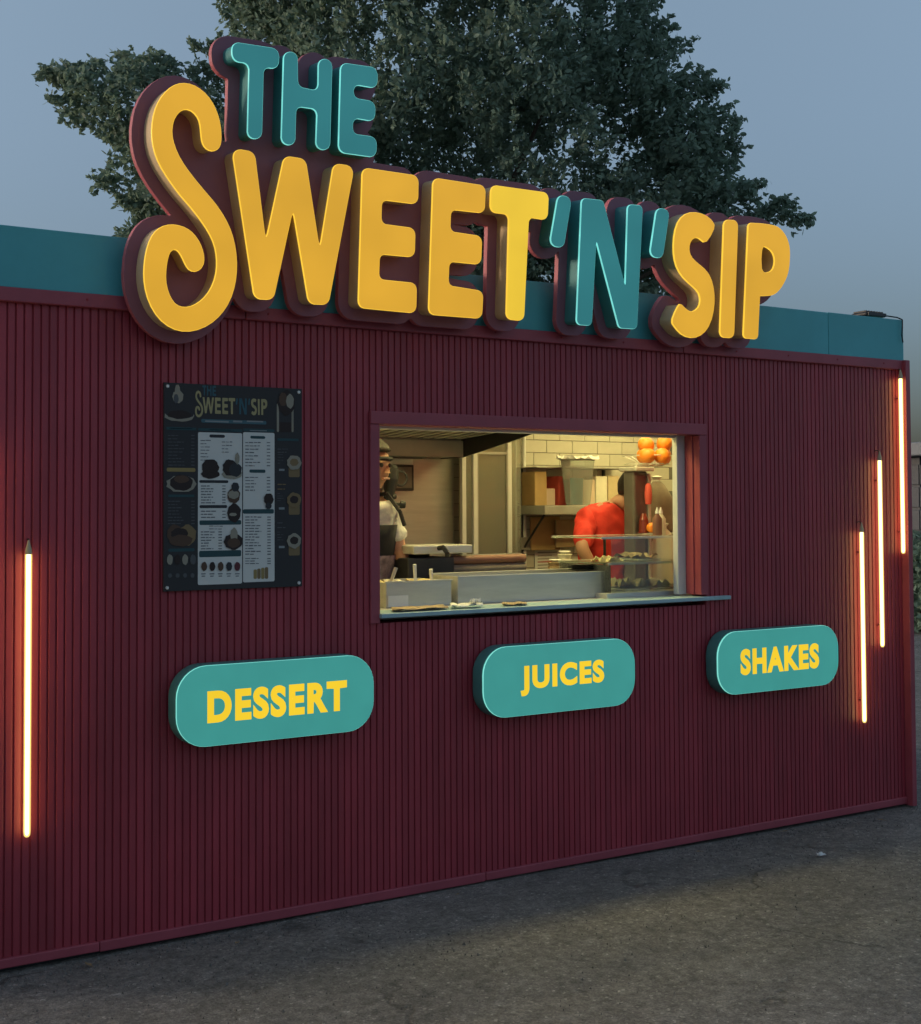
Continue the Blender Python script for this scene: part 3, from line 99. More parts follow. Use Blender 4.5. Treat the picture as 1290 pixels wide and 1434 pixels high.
PRECT = [[0.139,0.0205,0.325,0.6185,"paper"],[0.329,0.0245,0.466,0.6235,"paper"],[0.152,0.6565,0.43,0.6705,"slate"],[0.009,0.6245,0.131,0.6355,"teal"],[0.139,0.6235,0.325,0.6345,"teal"],[0.329,0.6265,0.466,0.6385,"teal"],[0.479,0.5925,0.573,0.6025,"teal"],[0.011,0.4625,0.128,0.4775,"mustard"],[0.186,0.5985,0.251,0.6105,"ink"],[0.36,0.5985,0.425,0.6095,"teal"],[0.356,0.4615,0.426,0.4745,"teal"],[0.144,0.4195,0.266,0.4305,"ink"],[0.145,0.3205,0.261,0.3325,"ink"],[0.145,0.2545,0.321,0.2725,"teal"],[0.144,0.1285,0.321,0.1535,"teal"],[0.329,0.2975,0.463,0.3155,"teal"],[0.018,0.3635,0.123,0.3735,"teal"],[0.018,0.1525,0.125,0.1645,"teal"],[0.015,0.6005,0.026,0.6035,"grey"],[0.029,0.6005,0.043,0.6045,"grey"],[0.046,0.6015,0.057,0.6045,"grey"],[0.11,0.6025,0.124,0.6065,"grey"],[0.015,0.5875,0.029,0.5915,"grey"],[0.033,0.5885,0.053,0.5915,"grey"],[0.11,0.5905,0.124,0.5935,"grey"],[0.015,0.5755,0.034,0.5785,"grey"],[0.037,0.5755,0.049,0.5785,"grey"],[0.052,0.5755,0.068,0.5795,"grey"],[0.071,0.5765,0.08,0.5795,"grey"],[0.11,0.5775,0.124,0.5805,"grey"],[0.015,0.5625,0.026,0.5655,"grey"],[0.029,0.5625,0.04,0.5655,"grey"],[0.044,0.5625,0.058,0.5665,"grey"],[0.11,0.5645,0.124,0.5675,"grey"],[0.015,0.5495,0.035,0.5525,"grey"],[0.038,0.5505,0.057,0.5535,"grey"],[0.06,0.5505,0.072,0.5535,"grey"],[0.075,0.5505,0.081,0.5545,"grey"],[0.11,0.5515,0.124,0.5545,"grey"],[0.016,0.5365,0.034,0.5405,"grey"],[0.037,0.5375,0.057,0.5405,"grey"],[0.06,0.5375,0.074,0.5405,"grey"],[0.11,0.5385,0.124,0.5415,"grey"],[0.016,0.5245,0.032,0.5275,"grey"],[0.035,0.5245,0.053,0.5275,"grey"],[0.11,0.5255,0.124,0.5295,"grey"],[0.016,0.5115,0.027,0.5145,"grey"],[0.03,0.5115,0.045,0.5145,"grey"],[0.048,0.5115,0.058,0.5155,"grey"],[0.061,0.5115,0.069,0.5155,"grey"],[0.11,0.5125,0.124,0.5165,"grey"],[0.016,0.4985,0.031,0.5015,"grey"],[0.035,0.4985,0.047,0.5025,"grey"],[0.051,0.4995,0.071,0.5025,"grey"],[0.074,0.4995,0.082,0.5025,"grey"],[0.11,0.4995,0.124,0.5035,"grey"],[0.016,0.4855,0.035,0.4895,"grey"],[0.038,0.4865,0.054,0.4895,"grey"],[0.057,0.4865,0.071,0.4895,"grey"],[0.074,0.4865,0.083,0.4895,"grey"],[0.11,0.4865,0.124,0.4905,"grey"],[0.016,0.3455,0.027,0.3495,"grey"],[0.03,0.3455,0.043,0.3495,"grey"],[0.046,0.3455,0.065,0.3495,"grey"],[0.11,0.3455,0.125,0.3495,"grey"],[0.016,0.3335,0.025,0.3365,"grey"],[0.029,0.3335,0.045,0.3365,"grey"],[0.049,0.3335,0.054,0.3365,"grey"],[0.111,0.3325,0.125,0.3365,"grey"],[0.016,0.3205,0.031,0.3245,"grey"],[0.034,0.3205,0.047,0.3245,"grey"],[0.05,0.3205,0.071,0.3245,"grey"],[0.111,0.3205,0.125,0.3245,"grey"],[0.016,0.3085,0.03,0.3125,"grey"],[0.033,0.3085,0.045,0.3125,"grey"],[0.048,0.3085,0.059,0.3125,"grey"],[0.111,0.3085,0.125,0.3115,"grey"],[0.016,0.2965,0.029,0.3005,"grey"],[0.033,0.2965,0.051,0.2995,"grey"],[0.054,0.2965,0.062,0.2995,"grey"],[0.111,0.2955,0.125,0.2995,"grey"],[0.016,0.2835,0.036,0.2875,"grey"],[0.04,0.2835,0.05,0.2875,"grey"],[0.053,0.2835,0.063,0.2875,"grey"],[0.066,0.2835,0.072,0.2875,"grey"],[0.111,0.2835,0.125,0.2875,"grey"],[0.016,0.2715,0.033,0.2755,"grey"],[0.036,0.2715,0.048,0.2755,"grey"],[0.051,0.2715,0.064,0.2755,"grey"],[0.067,0.2715,0.079,0.2755,"grey"],[0.111,0.2705,0.125,0.2745,"grey"],[0.016,0.2595,0.026,0.2635,"grey"],[0.029,0.2595,0.047,0.2635,"grey"],[0.05,0.2595,0.068,0.2625,"grey"],[0.111,0.2585,0.125,0.2625,"grey"],[0.149,0.5845,0.168,0.5875,"dark"],[0.171,0.5855,0.192,0.5885,"dark"],[0.149,0.5715,0.162,0.5745,"dark"],[0.165,0.5725,0.173,0.5755,"dark"],[0.149,0.5595,0.163,0.5615,"dark"],[0.167,0.5595,0.188,0.5625,"dark"],[0.149,0.5465,0.169,0.5495,"dark"],[0.172,0.5465,0.185,0.5495,"dark"],[0.149,0.5335,0.164,0.5365,"dark"],[0.167,0.5335,0.177,0.5365,"dark"],[0.149,0.5205,0.171,0.5235,"dark"],[0.174,0.5205,0.181,0.5235,"dark"],[0.149,0.5075,0.159,0.5105,"dark"],[0.162,0.5075,0.173,0.5105,"dark"],[0.238,0.5805,0.252,0.5835,"dark"],[0.255,0.5815,0.268,0.5835,"dark"],[0.272,0.5815,0.282,0.5845,"dark"],[0.238,0.5675,0.253,0.5695,"dark"],[0.256,0.5675,0.268,0.5705,"dark"],[0.271,0.5675,0.281,0.5705,"dark"],[0.238,0.5535,0.249,0.5565,"dark"],[0.253,0.5535,0.265,0.5565,"dark"],[0.238,0.5405,0.248,0.5435,"dark"],[0.251,0.5405,0.267,0.5435,"dark"],[0.151,0.4055,0.173,0.4095,"dark"],[0.176,0.4055,0.187,0.4095,"dark"],[0.24,0.4065,0.254,0.4095,"dark"],[0.151,0.3945,0.17,0.3985,"dark"],[0.173,0.3945,0.188,0.3985,"dark"],[0.191,0.3945,0.203,0.3985,"dark"],[0.24,0.3945,0.254,0.3985,"dark"],[0.151,0.3835,0.163,0.3875,"dark"],[0.166,0.3835,0.181,0.3875,"dark"],[0.184,0.3835,0.194,0.3875,"dark"],[0.197,0.3835,0.201,0.3875,"dark"],[0.24,0.3835,0.254,0.3875,"dark"],[0.151,0.3725,0.171,0.3765,"dark"],[0.175,0.3725,0.194,0.3765,"dark"],[0.24,0.3725,0.254,0.3765,"dark"],[0.151,0.3615,0.16,0.3655,"dark"],[0.163,0.3615,0.176,0.3655,"dark"],[0.179,0.3615,0.191,0.3655,"dark"],[0.195,0.3615,0.202,0.3655,"dark"],[0.24,0.3615,0.254,0.3655,"dark"],[0.151,0.3505,0.171,0.3545,"dark"],[0.174,0.3505,0.185,0.3545,"dark"],[0.189,0.3505,0.193,0.3545,"dark"],[0.24,0.3505,0.254,0.3545,"dark"],[0.151,0.3395,0.167,0.3435,"dark"],[0.17,0.3395,0.193,0.3435,"dark"],[0.196,0.3395,0.21,0.3435,"dark"],[0.24,0.3395,0.254,0.3435,"dark"],[0.151,0.3065,0.168,0.3105,"dark"],[0.172,0.3065,0.191,0.3105,"dark"],[0.194,0.3065,0.213,0.3105,"dark"],[0.24,0.3065,0.254,0.3095,"dark"],[0.151,0.2945,0.161,0.2985,"dark"],[0.164,0.2945,0.176,0.2985,"dark"],[0.179,0.2945,0.2,0.2985,"dark"],[0.24,0.2945,0.255,0.2975,"dark"],[0.151,0.2825,0.172,0.2865,"dark"],[0.175,0.2825,0.189,0.2865,"dark"],[0.192,0.2825,0.21,0.2865,"dark"],[0.24,0.2815,0.255,0.2855,"dark"],[0.185,0.2485,0.203,0.2515,"dark"],[0.206,0.2485,0.226,0.2505,"dark"],[0.229,0.2475,0.242,0.2505,"dark"],[0.185,0.2375,0.204,0.2405,"dark"],[0.207,0.2375,0.22,0.2395,"dark"],[0.223,0.2365,0.238,0.2395,"dark"],[0.151,0.2255,0.161,0.2295,"dark"],[0.164,0.2255,0.186,0.2295,"dark"],[0.189,0.2245,0.208,0.2285,"dark"],[0.224,0.2245,0.239,0.2285,"dark"],[0.151,0.2145,0.161,0.2185,"dark"],[0.164,0.2145,0.185,0.2185,"dark"],[0.188,0.2145,0.199,0.2175,"dark"],[0.224,0.2135,0.239,0.2175,"dark"],[0.151,0.2035,0.169,0.2075,"dark"],[0.172,0.2035,0.182,0.2075,"dark"],[0.185,0.2035,0.196,0.2065,"dark"],[0.2,0.2025,0.208,0.2065,"dark"],[0.224,0.2025,0.239,0.2065,"dark"],[0.151,0.1925,0.17,0.1965,"dark"],[0.173,0.1925,0.194,0.1965,"dark"],[0.224,0.1915,0.239,0.1955,"dark"],[0.151,0.1815,0.16,0.1855,"dark"],[0.163,0.1815,0.184,0.1855,"dark"],[0.224,0.1805,0.239,0.1845,"dark"],[0.151,0.1705,0.171,0.1745,"dark"],[0.175,0.1705,0.181,0.1745,"dark"],[0.224,0.1695,0.239,0.1735,"dark"],[0.151,0.1595,0.17,0.1635,"dark"],[0.173,0.1595,0.194,0.1635,"dark"],[0.197,0.1595,0.204,0.1625,"dark"],[0.224,0.1585,0.239,0.1625,"dark"],[0.338,0.5805,0.35,0.5835,"dark"],[0.354,0.5805,0.372,0.5845,"dark"],[0.376,0.5815,0.39,0.5845,"dark"],[0.393,0.5815,0.405,0.5855,"dark"],[0.432,0.5825,0.447,0.5855,"dark"],[0.338,0.5675,0.354,0.5705,"dark"],[0.357,0.5675,0.374,0.5705,"dark"],[0.377,0.5675,0.387,0.5715,"dark"],[0.391,0.5685,0.401,0.5715,"dark"],[0.432,0.5695,0.447,0.5725,"dark"],[0.338,0.5535,0.354,0.5575,"dark"],[0.358,0.5545,0.379,0.5575,"dark"],[0.382,0.5545,0.395,0.5585,"dark"],[0.432,0.5555,0.447,0.5595,"dark"],[0.338,0.5405,0.352,0.5445,"dark"],[0.356,0.5405,0.376,0.5445,"dark"],[0.432,0.5425,0.447,0.5455,"dark"],[0.338,0.5275,0.348,0.5305,"dark"],[0.351,0.5275,0.372,0.5305,"dark"],[0.375,0.5275,0.393,0.5315,"dark"],[0.432,0.5285,0.447,0.5325,"dark"],[0.338,0.5135,0.355,0.5175,"dark"],[0.358,0.5145,0.373,0.5175,"dark"],[0.432,0.5155,0.447,0.5185,"dark"],[0.338,0.5005,0.352,0.5045,"dark"],[0.355,0.5005,0.368,0.5045,"dark"],[0.371,0.5015,0.387,0.5045,"dark"],[0.391,0.5015,0.402,0.5055,"dark"],[0.432,0.5025,0.447,0.5055,"dark"],[0.338,0.4875,0.349,0.4905,"dark"],[0.352,0.4875,0.37,0.4915,"dark"],[0.374,0.4875,0.378,0.4915,"dark"],[0.432,0.4885,0.447,0.4925,"dark"],[0.338,0.4405,0.353,0.4445,"dark"],[0.357,0.4415,0.378,0.4445,"dark"],[0.381,0.4415,0.393,0.4445,"dark"],[0.432,0.4415,0.447,0.4455,"dark"],[0.338,0.4285,0.36,0.4315,"dark"],[0.363,0.4285,0.375,0.4315,"dark"],[0.432,0.4285,0.447,0.4325,"dark"],[0.338,0.4155,0.359,0.4185,"dark"],[0.362,0.4155,0.378,0.4195,"dark"],[0.381,0.4155,0.385,0.4195,"dark"],[0.432,0.4155,0.447,0.4195,"dark"],[0.338,0.4025,0.359,0.4065,"dark"],[0.363,0.4025,0.375,0.4065,"dark"],[0.432,0.4025,0.447,0.4065,"dark"],[0.338,0.3895,0.354,0.3935,"dark"],[0.358,0.3895,0.372,0.3935,"dark"],[0.375,0.3895,0.38,0.3935,"dark"],[0.432,0.3895,0.447,0.3935,"dark"],[0.338,0.2825,0.357,0.2865,"dark"],[0.361,0.2825,0.37,0.2865,"dark"],[0.374,0.2825,0.387,0.2865,"dark"],[0.391,0.2815,0.408,0.2855,"dark"],[0.434,0.2815,0.449,0.2855,"dark"],[0.338,0.2705,0.357,0.2745,"dark"],[0.361,0.2705,0.377,0.2745,"dark"],[0.38,0.2705,0.391,0.2745,"dark"],[0.434,0.2705,0.449,0.2745,"dark"],[0.338,0.2595,0.359,0.2635,"dark"],[0.362,0.2595,0.377,0.2635,"dark"],[0.434,0.2585,0.449,0.2625,"dark"],[0.338,0.2485,0.361,0.2525,"dark"],[0.364,0.2475,0.382,0.2515,"dark"],[0.386,0.2475,0.403,0.2515,"dark"],[0.434,0.2475,0.449,0.2515,"dark"],[0.338,0.2365,0.352,0.2405,"dark"],[0.355,0.2365,0.377,0.2405,"dark"],[0.381,0.2365,0.396,0.2405,"dark"],[0.434,0.2355,0.449,0.2395,"dark"],[0.338,0.2255,0.352,0.2295,"dark"],[0.355,0.2255,0.376,0.2295,"dark"],[0.38,0.2245,0.4,0.2285,"dark"],[0.404,0.2245,0.408,0.2285,"dark"],[0.434,0.2245,0.449,0.2285,"dark"],[0.338,0.2145,0.35,0.2175,"dark"],[0.353,0.2135,0.373,0.2175,"dark"],[0.376,0.2135,0.391,0.2175,"dark"],[0.434,0.2125,0.449,0.2165,"dark"],[0.338,0.2025,0.349,0.2065,"dark"],[0.353,0.2025,0.363,0.2065,"dark"],[0.367,0.2025,0.378,0.2065,"dark"],[0.382,0.2015,0.399,0.2055,"dark"],[0.434,0.2015,0.449,0.2055,"dark"],[0.338,0.1915,0.36,0.1955,"dark"],[0.363,0.1905,0.378,0.1945,"dark"],[0.434,0.1895,0.449,0.1935,"dark"],[0.338,0.1795,0.352,0.1835,"dark"],[0.356,0.1795,0.374,0.1835,"dark"],[0.377,0.1795,0.388,0.1835,"dark"],[0.391,0.1785,0.396,0.1825,"dark"],[0.434,0.1785,0.449,0.1825,"dark"],[0.338,0.1685,0.35,0.1725,"dark"],[0.353,0.1675,0.372,0.1725,"dark"],[0.375,0.1675,0.389,0.1715,"dark"],[0.393,0.1675,0.406,0.1715,"dark"],[0.434,0.1665,0.449,0.1705,"dark"],[0.338,0.1575,0.348,0.1605,"dark"],[0.351,0.1565,0.374,0.1605,"dark"],[0.434,0.1555,0.449,0.1595,"dark"],[0.338,0.1455,0.359,0.1495,"dark"],[0.362,0.1445,0.382,0.1495,"dark"],[0.386,0.1445,0.405,0.1485,"dark"],[0.434,0.1435,0.449,0.1475,"dark"],[0.338,0.1345,0.356,0.1385,"dark"],[0.359,0.1335,0.375,0.1375,"dark"],[0.434,0.1315,0.449,0.1365,"dark"],[0.338,0.1175,0.36,0.1205,"dark"],[0.364,0.1165,0.384,0.1205,"dark"],[0.387,0.1165,0.396,0.1195,"dark"],[0.434,0.1145,0.449,0.1185,"dark"],[0.338,0.1075,0.356,0.1105,"dark"],[0.36,0.1065,0.379,0.1105,"dark"],[0.434,0.1045,0.449,0.1085,"dark"],[0.338,0.0975,0.356,0.1005,"dark"],[0.359,0.0965,0.38,0.1005,"dark"],[0.384,0.0965,0.397,0.0995,"dark"],[0.434,0.0945,0.449,0.0985,"dark"],[0.479,0.5565,0.494,0.5605,"grey"],[0.497,0.5575,0.516,0.5605,"grey"],[0.519,0.5575,0.524,0.5615,"grey"],[0.479,0.5435,0.493,0.5475,"grey"],[0.496,0.5445,0.509,0.5475,"grey"],[0.513,0.5445,0.519,0.5485,"grey"],[0.479,0.5355,0.502,0.5375,"grey"],[0.479,0.5245,0.494,0.5265,"grey"],[0.497,0.5245,0.505,0.5265,"grey"],[0.479,0.5125,0.492,0.5145,"grey"],[0.496,0.5125,0.504,0.5145,"grey"],[0.479,0.5005,0.491,0.5025,"grey"],[0.479,0.4135,0.498,0.4175,"tan"],[0.501,0.4135,0.516,0.4175,"tan"],[0.479,0.3945,0.501,0.3985,"tan"],[0.505,0.3945,0.512,0.3985,"tan"],[0.479,0.3765,0.489,0.3795,"grey"],[0.478,0.3675,0.502,0.3695,"grey"],[0.478,0.3575,0.497,0.3605,"grey"],[0.5,0.3575,0.505,0.3605,"grey"],[0.478,0.3485,0.492,0.3505,"grey"],[0.478,0.2575,0.501,0.2615,"grey"],[0.478,0.2385,0.499,0.2425,"grey"],[0.502,0.2385,0.514,0.2425,"grey"],[0.478,0.2215,0.492,0.2235,"grey"],[0.478,0.2105,0.49,0.2135,"grey"],[0.494,0.2105,0.504,0.2125,"grey"],[0.478,0.1995,0.496,0.2025,"grey"],[0.478,0.1895,0.492,0.1925,"grey"],[0.495,0.1895,0.504,0.1915,"grey"],[0.486,0.4705,0.51,0.4785,"pale"],[0.485,0.3135,0.51,0.3225,"pale"],[0.485,0.1575,0.51,0.1665,"pale"],[0.152,0.0615,0.171,0.0655,"dark"],[0.154,0.0525,0.169,0.0565,"dark"],[0.187,0.0605,0.207,0.0645,"dark"],[0.19,0.0515,0.204,0.0555,"dark"],[0.222,0.0595,0.242,0.0635,"dark"],[0.225,0.0505,0.24,0.0545,"dark"],[0.258,0.0585,0.278,0.0625,"dark"],[0.261,0.0495,0.275,0.0535,"dark"],[0.294,0.0575,0.314,0.0615,"dark"],[0.297,0.0485,0.311,0.0525,"dark"],[0.168,0.6595,0.267,0.6655,"pale"],[0.286,0.6615,0.325,0.6685,"pale"],[0.345,0.6645,0.416,0.6705,"pale"],[0.025,0.6295,0.114,0.6315,"pale"],[0.187,0.6285,0.284,0.6305,"pale"],[0.358,0.6295,0.432,0.6325,"pale"],[0.476,0.6275,0.486,0.7445,"cream"],[0.542,0.6285,0.551,0.7475,"cream"],[0.486,0.6285,0.542,0.6685,"choc"],[0.374,0.0365,0.389,0.0745,"mustard"],[0.39,0.0365,0.405,0.0775,"tan"],[0.407,0.0355,0.422,0.0805,"mustard"],[0.423,0.0355,0.438,0.0825,"tan"],[0.529,0.4455,0.578,0.5025,"tan"],[0.529,0.2925,0.578,0.3505,"tan"],[0.529,0.1265,0.578,0.1845,"tan"]]
PELL = [[0.017,0.0525,0.033,0.0695,"grey"],[0.047,0.0515,0.064,0.0685,"grey"],[0.078,0.0505,0.094,0.0685,"grey"],[0.108,0.0495,0.125,0.0675,"grey"],[0.0,0.6575,0.124,0.6995,"cream"],[0.006,0.6675,0.118,0.7055,"board"],[0.015,0.6685,0.11,0.7015,"choc"],[0.033,0.7295,0.078,0.7795,"cream"],[0.042,0.7475,0.065,0.8015,"cream"],[0.038,0.7275,0.058,0.7645,"grey"],[0.479,0.6965,0.556,0.7995,"choc"],[0.486,0.7335,0.521,0.7895,"brown"],[0.517,0.7255,0.552,0.7845,"cream"],[0.009,0.3825,0.131,0.4475,"cream"],[0.023,0.3885,0.118,0.4505,"choc"],[0.04,0.4185,0.101,0.4485,"brown"],[0.012,0.1865,0.075,0.2575,"brown"],[0.059,0.1765,0.131,0.2565,"tan"],[0.028,0.1985,0.098,0.2445,"choc"],[0.021,0.1725,0.117,0.2175,"brown"],[0.012,0.1025,0.036,0.1425,"cream"],[0.043,0.1015,0.067,0.1415,"choc"],[0.074,0.1005,0.098,0.1415,"cream"],[0.106,0.1005,0.13,0.1405,"grey"],[0.154,0.4495,0.225,0.5135,"choc"],[0.151,0.4365,0.228,0.4735,"choc"],[0.238,0.4355,0.325,0.4745,"cream"],[0.241,0.4475,0.301,0.5135,"choc"],[0.268,0.4445,0.323,0.5005,"ink"],[0.294,0.4945,0.313,0.5405,"cream"],[0.261,0.3395,0.316,0.4005,"brown"],[0.264,0.3565,0.311,0.3915,"cream"],[0.278,0.3855,0.311,0.4225,"ink"],[0.261,0.2645,0.319,0.3385,"choc"],[0.269,0.2885,0.301,0.3015,"cream"],[0.247,0.1555,0.327,0.2205,"choc"],[0.274,0.1825,0.305,0.2425,"cream"],[0.261,0.1635,0.315,0.2015,"brown"],[0.152,0.0745,0.176,0.1105,"brown"],[0.186,0.0735,0.21,0.1095,"choc"],[0.221,0.0725,0.245,0.1085,"brown"],[0.256,0.0715,0.281,0.1075,"ink"],[0.291,0.0705,0.316,0.1065,"maroon"],[0.418,0.3315,0.46,0.3795,"choc"],[0.425,0.3155,0.452,0.3415,"ink"],[0.52,0.4745,0.584,0.5345,"cream"],[0.533,0.4905,0.571,0.5215,"tan"],[0.52,0.3215,0.584,0.3825,"tan"],[0.533,0.3375,0.571,0.3695,"choc"],[0.52,0.1555,0.583,0.2165,"cream"],[0.533,0.1715,0.571,0.2035,"choc"]]
LOGO = [0.126,0.6765,0.434,0.8035]
TREEBASE = [3.132,10.329,1.65]
RT = [0.8413,-0.5406,0.0]
FH = [0.5406,0.8413,0.0]

# ---------------------------------------------------------------- helpers
def srgb(r, g, b):
    return tuple(((v / 255) / 12.92 if v / 255 <= .04045 else ((v / 255 + .055) / 1.055) ** 2.4) for v in (r, g, b))

M = {}
def mat(name, col, rough=.6, metal=0., var=.0, vscale=6., bump=0., bscale=60., emit=None, estr=1., spec=.5, stretch=None, island=0., coat=0.):
    m = bpy.data.materials.new(name)
    m.use_nodes = True
    nt = m.node_tree
    p = nt.nodes['Principled BSDF']
    p.inputs['Base Color'].default_value = (*col, 1)
    p.inputs['Roughness'].default_value = rough
    p.inputs['Metallic'].default_value = metal
    p.inputs['Specular IOR Level'].default_value = spec
    if coat:
        p.inputs['Coat Weight'].default_value = coat
    tc = nt.nodes.new('ShaderNodeTexCoord')
    src = tc.outputs['Object']
    if stretch:
        mp = nt.nodes.new('ShaderNodeMapping')
        mp.inputs['Scale'].default_value = stretch
        nt.links.new(src, mp.inputs['Vector'])
        src = mp.outputs[0]
    last = None
    if var:
        no = nt.nodes.new('ShaderNodeTexNoise')
        no.inputs['Scale'].default_value = vscale
        no.inputs['Detail'].default_value = 6
        no.inputs['Roughness'].default_value = .65
        nt.links.new(src, no.inputs['Vector'])
        rp = nt.nodes.new('ShaderNodeMapRange')
        rp.inputs['From Min'].default_value = .3
        rp.inputs['From Max'].default_value = .7
        rp.inputs['To Min'].default_value = 1 - var
        rp.inputs['To Max'].default_value = 1 + var
        nt.links.new(no.outputs[0], rp.inputs['Value'])
        mx = nt.nodes.new('ShaderNodeVectorMath')
        mx.operation = 'SCALE'
        mx.inputs[0].default_value = col
        nt.links.new(rp.outputs[0], mx.inputs['Scale'])
        last = mx.outputs[0]
    if island:
        ge = nt.nodes.new('ShaderNodeNewGeometry')
        rr = nt.nodes.new('ShaderNodeMapRange')
        rr.inputs['To Min'].default_value = 1 - island
        rr.inputs['To Max'].default_value = 1 + island
        nt.links.new(ge.outputs['Random Per Island'], rr.inputs['Value'])
        m2 = nt.nodes.new('ShaderNodeVectorMath')
        m2.operation = 'SCALE'
        if last:
            nt.links.new(last, m2.inputs[0])
        else:
            m2.inputs[0].default_value = col
        nt.links.new(rr.outputs[0], m2.inputs['Scale'])
        last = m2.outputs[0]
    if last:
        nt.links.new(last, p.inputs['Base Color'])
    if bump:
        nb = nt.nodes.new('ShaderNodeTexNoise')
        nb.inputs['Scale'].default_value = bscale
        nb.inputs['Detail'].default_value = 4
        nt.links.new(src, nb.inputs['Vector'])
        bp = nt.nodes.new('ShaderNodeBump')
        bp.inputs['Strength'].default_value = bump
        bp.inputs['Distance'].default_value = .01
        nt.links.new(nb.outputs[0], bp.inputs['Height'])
        nt.links.new(bp.outputs[0], p.inputs['Normal'])
    if emit:
        p.inputs['Emission Color'].default_value = (*emit, 1)
        p.inputs['Emission Strength'].default_value = estr
    M[name] = m
    return m

def glass(name, tint=(.9, .95, .95), op=.12, rough=.05):
    m = bpy.data.materials.new(name)
    m.use_nodes = True
    nt = m.node_tree
    nt.nodes.clear()
    o = nt.nodes.new('ShaderNodeOutputMaterial')
    t = nt.nodes.new('ShaderNodeBsdfTransparent')
    t.inputs[0].default_value = (*tint, 1)
    g = nt.nodes.new('ShaderNodeBsdfGlossy')
    g.inputs['Roughness'].default_value = rough
    g.inputs[0].default_value = (.9, .9, .9, 1)
    d = nt.nodes.new('ShaderNodeBsdfDiffuse')
    d.inputs[0].default_value = (.7, .7, .66, 1)
    fr = nt.nodes.new('ShaderNodeFresnel')
    fr.inputs['IOR'].default_value = 1.45
    a = nt.nodes.new('ShaderNodeMixShader')
    nt.links.new(fr.outputs[0], a.inputs[0])
    nt.links.new(t.outputs[0], a.inputs[1])
    nt.links.new(g.outputs[0], a.inputs[2])
    b = nt.nodes.new('ShaderNodeMixShader')
    b.inputs[0].default_value = op
    nt.links.new(a.outputs[0], b.inputs[1])
    nt.links.new(d.outputs[0], b.inputs[2])
    nt.links.new(b.outputs[0], o.inputs[0])
    M[name] = m
    return m

def link(o, parent=None):
    COL.objects.link(o)
    if parent is not None:
        o.parent = parent
    return o

def empty(name, loc=(0, 0, 0)):
    o = bpy.data.objects.new(name, None)
    o.location = loc
    return link(o)

def tag(o, label=None, cat=None, group=None, kind=None):
    if label: o['label'] = label
    if cat: o['category'] = cat
    if group: o['group'] = group
    if kind: o['kind'] = kind
    return o

class MB:
    """collects verts and faces of one mesh"""
    def __init__(s):
        s.v, s.f, s.mi = [], [], []
    def add(s, v, f, mi=0):
        n = len(s.v)
        s.v += [tuple(p) for p in v]
        s.f += [tuple(i + n for i in q) for q in f]
        s.mi += [mi] * len(f)
        return s
    def box(s, x0, x1, y0, y1, z0, z1, mi=0):
        v = [(x0, y0, z0), (x1, y0, z0), (x1, y1, z0), (x0, y1, z0), (x0, y0, z1), (x1, y0, z1), (x1, y1, z1), (x0, y1, z1)]
        return s.add(v, [(0, 3, 2, 1), (4, 5, 6, 7), (0, 1, 5, 4), (1, 2, 6, 5), (2, 3, 7, 6), (3, 0, 4, 7)], mi)
    def tube(s, a, b, r0, r1=None, n=12, mi=0, caps=True):
        a, b = Vector(a), Vector(b)
        r1 = r0 if r1 is None else r1
        w = (b - a).normalized()
        q = w.to_track_quat('Z', 'Y')
        vs = []
        for p, r in ((a, r0), (b, r1)):
            for k in range(n):
                t = 2 * math.pi * k / n
                vs.append(p + q @ Vector((r * math.cos(t), r * math.sin(t), 0)))
        fs = [(k, (k + 1) % n, n + (k + 1) % n, n + k) for k in range(n)]
        if caps:
            fs += [tuple(range(n - 1, -1, -1)), tuple(range(n, 2 * n))]
        return s.add(vs, fs, mi)
    def path(s, pts, r, n=8, mi=0):
        for a, b in zip(pts[:-1], pts[1:]):
            s.tube(a, b, r, n=n, mi=mi)
        return s
    def lathe(s, prof, cx, cy, n=20, mi=0, sx=1., sy=1.):
        vs, fs = [], []
        for r, z in prof:
            for k in range(n):
                t = 2 * math.pi * k / n
                vs.append((cx + sx * r * math.cos(t), cy + sy * r * math.sin(t), z))
        for i in range(len(prof) - 1):
            for k in range(n):
                fs.append((i * n + k, i * n + (k + 1) % n, (i + 1) * n + (k + 1) % n, (i + 1) * n + k))
        fs.append(tuple(range(n - 1, -1, -1)))
        fs.append(tuple((len(prof) - 1) * n + k for k in range(n)))
        return s.add(vs, fs, mi)
    def torus(s, c, R, r, q=None, n=28, k=8, sx=1., sy=1., mi=0):
        q = q or Matrix.Identity(3)
        c = Vector(c)
        vs = []
        for i in range(n):
            a = 2 * math.pi * i / n
            for j in range(k):
                t = 2 * math.pi * j / k
                vs.append(c + q @ Vector((sx * (R + r * math.cos(t)) * math.cos(a), sy * (R + r * math.cos(t)) * math.sin(a), r * math.sin(t))))
        return s.add(vs, [(i * k + j, ((i + 1) % n) * k + j, ((i + 1) % n) * k + (j + 1) % k, i * k + (j + 1) % k) for i in range(n) for j in range(k)], mi)
    def mesh(s, name, mats):
        me = bpy.data.meshes.new(name)
        me.from_pydata(s.v, [], s.f)
        for m in (mats if isinstance(mats, (list, tuple)) else [mats]):
            me.materials.append(m)
        if any(s.mi):
            me.polygons.foreach_set('material_index', s.mi)
        me.update()
        return me
    def build(s, name, mats, parent=None, bevel=0., smooth=False, seg=2):
        o = bpy.data.objects.new(name, s.mesh(name, mats))
        link(o, parent)
        fin(o, bevel, smooth, seg)
        return o

